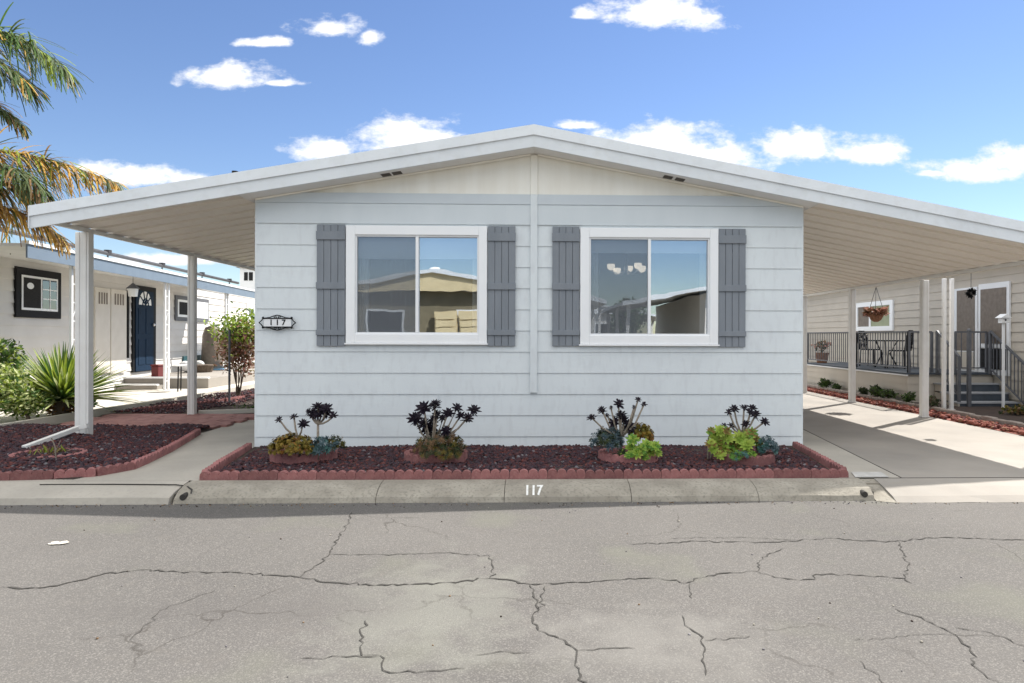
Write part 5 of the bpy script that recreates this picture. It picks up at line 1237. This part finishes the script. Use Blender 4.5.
# birdhouse
q = aY(1003.5, 319, 13.3); bh = thing('birdhouse', (q.x, 13.3, .08), 'white birdhouse on a slim post beside the porch stairs', 'birdhouse')
m = MB(); m.bar((q.x, 13.3, .08), (q.x, 13.3, q.z - .06), .04, .04); m.build('post', trimw, bh)
m = MB(); m.box(q.x - .07, 13.24, q.z - .08, q.x + .07, 13.36, q.z + .02); bx = m.build('box', trimw, bh)
m = MB(); m.tube([(q.x, 13.236, q.z - .02), (q.x, 13.25, q.z - .02)], .02, 10); m.build('entry_hole', black, bx)
m = MB(); m.prism([(q.x - .11, 13.2, q.z + .021), (q.x + .11, 13.2, q.z + .021), (q.x, 13.2, q.z + .10)], (0, .2, 0)); m.build('roof', trimw, bh)
# wrought iron patio set on the porch
def iron_chair(px, lb, rot):
    yy = aX(px, 350, 8.75).y; c = Vector((8.75, yy, zfl)); root = thing('patio_chair', c, lb, 'chair')
    Rm = Matrix.Rotation(rot, 3, 'Z'); T = lambda x, y, z: c + Rm @ Vector((x, y, z))
    for (x, y) in ((-.2, -.2), (.2, -.2), (-.2, .2), (.2, .2)): m = MB(); m.tube([T(x, y, 0), T(x * .9, y * .9, .43)], .018, 6); m.build('leg', black, root)
    m = MB(); m.tube([T(0, 0, .42), T(0, 0, .45)], .24, 14); m.build('seat', black, root)
    m = MB(); m.tube([T(-.2, .2, .43), T(-.22, .25, .75), T(-.12, .27, .92), T(.12, .27, .92), T(.22, .25, .75), T(.2, .2, .43)], .018, 6)
    for k in range(-2, 3): m.tube([T(k * .07, .21, .45), T(k * .08, .26, .9)], .012, 5)
    for z in (.55, .68, .8): m.tube([T(-.21, .23, z), T(.21, .23, z)], .012, 5)
    for k in range(14): m.blob(T(R.uniform(-.17, .17), .235, R.uniform(.5, .88)), .032, n=6, k=4)
    m.build('backrest', black, root)
iron_chair(871, 'black wrought iron patio chair on the porch, left of the table', .6); iron_chair(899, 'black wrought iron patio chair on the porch, right of the table', -2.4)
yy = aX(886, 350, 8.6).y; pt_ = thing('patio_table', (8.6, yy, zfl), 'round black wrought iron table between the two porch chairs', 'table')
m = MB(); m.tube([(8.6, yy, zfl + .66), (8.6, yy, zfl + .69)], .42, 18); m.build('table_top', black, pt_)
for k in range(3): a = k * 2.09; m = MB(); m.tube([(8.6 + .28 * math.cos(a), yy + .28 * math.sin(a), zfl + .66), (8.6 + .1 * math.cos(a), yy + .1 * math.sin(a), zfl + .35), (8.6 + .3 * math.cos(a), yy + .3 * math.sin(a), zfl)], .02, 6); m.build('leg', black, pt_)
yy = aX(822, 352, 8.3).y
leafshrub('potted_plant', 'reddish potted plant at the far left end of the porch', (8.3, yy, zfl + .25), (.3, .3, .2), 160, .12, [dry, pinkf, dgreen], 'plant', stems=3)
o = MB().tube([(8.3, yy, zfl), (8.3, yy, zfl + .3)], [.14, .2], 12).build('plant_pot', terr, loc=(8.3, yy, zfl)); tag(o, 'terracotta pot holding the reddish plant on the porch', 'pot')

# ------------------------------------------------------------------ homes across the street (seen in the window glass)
def across(xc, label, wallm, gabm, left=-6.7, right=6.7, yf=-8.0):
    root = thing('mobile_home', (xc, yf - .5, 0), label, 'house'); zr = 3.93; s = .175
    zz = lambda x: zr - s * abs(x - xc)
    m = MB(); m.box(xc - 3.7, yf - 12, 0, xc + 3.7, yf - .45, 3.2); m.build('wall', wallm, root)
    m = MB(); m.prism([(xc - 3.7, yf - .14, 3.2), (xc + 3.7, yf - .14, 3.2), (xc + 3.7, yf - .14, zz(xc + 3.7)), (xc, yf - .14, zr), (xc - 3.7, yf - .14, zz(xc - 3.7))], (0, .02, 0)); m.build('gable_panel', gabm, root)
    m = MB()
    for (a, b) in ((xc + left, xc), (xc, xc + right)): m.hexa([(a, yf - 12, zz(a)), (b, yf - 12, zz(b)), (b, yf - .03, zz(b)), (a, yf - .03, zz(a)), (a, yf - 12, zz(a) + .12), (b, yf - 12, zz(b) + .12), (b, yf - .03, zz(b) + .12), (a, yf - .03, zz(a) + .12)])
    m.build('roof', roofm, root)
    m = MB()
    for (a, b) in ((xc + left, xc), (xc, xc + right)): m.hexa([(a, yf - .03, zz(a)), (b, yf - .03, zz(b)), (b, yf, zz(b)), (a, yf, zz(a)), (a, yf - .03, zz(a) + .16), (b, yf - .03, zz(b) + .16), (b, yf, zz(b) + .16), (a, yf, zz(a) + .16)])
    m.build('fascia', fasc, root)
    m = MB(); m.blob((xc, yf - .3, zr + .16), (.2, .2, .1)); m.build('ridge_cap', trimw, root)
    for x in (left + .25, right - .25):
        for y in (yf - .6, yf - 4, yf - 8): m = MB(); m.box(xc + x - .06, y - .06, 0, xc + x + .06, y + .06, zz(xc + x)); m.build('post', postm, root)
    for k in (-1.9, 1.6):
        m = MB(); m.box(xc + k - .75, yf - .46, 1.2, xc + k + .75, yf - .40, 2.5); wn_ = m.build('window', vinyl, root); m = MB(); m.box(xc + k - .66, yf - .40, 1.28, xc + k + .66, yf - .39, 2.42); m.build('pane', screend, wn_)
    return root
ha = across(-4.1, 'cream gabled home across the street mirrored in the left window', oliv, creamy)
for dx_ in (.2, 1.15):
    m = MB(); x0 = -4.1 + dx_ - .2
    m.box(x0, -8.1 - .2, 0, x0 + .9, -8.1 - .12, 2.45)
    for k in range(8): m.box(x0 + .06, -8.115, .1 + k * .29, x0 + .84, -8.095, .1 + k * .29 + .25)
    m.build('shed_door', creamy, ha)
leafshrub('street_shrub', 'tall green shrub beside the cream home across the street', (-1.3, -7.4, 0), (.8, .6, 1.2), 1400, .14, [mgreen, dgreen, mgreen])
across(10.2, 'white gabled home across the street mirrored in the right window', nwall, trimw, left=-7.0)
across(-12, 'tan gabled home in the second row across the street, seen mirrored left', nbeige, creamy, yf=-32)
across(3.2, 'white gabled home in the second row across the street, seen mirrored in the middle', nwall, trimw, yf=-32)
across(18.5, 'beige gabled home in the second row across the street, seen mirrored right', nbeige, trimw, yf=-32)
leafshrub('street_tree', 'dark green tree behind the homes across the street', (5.5, -24, 0), (1.5, 1.5, 2.0), 1800, .3, [mgreen, dgreen, mgreen], 'tree')
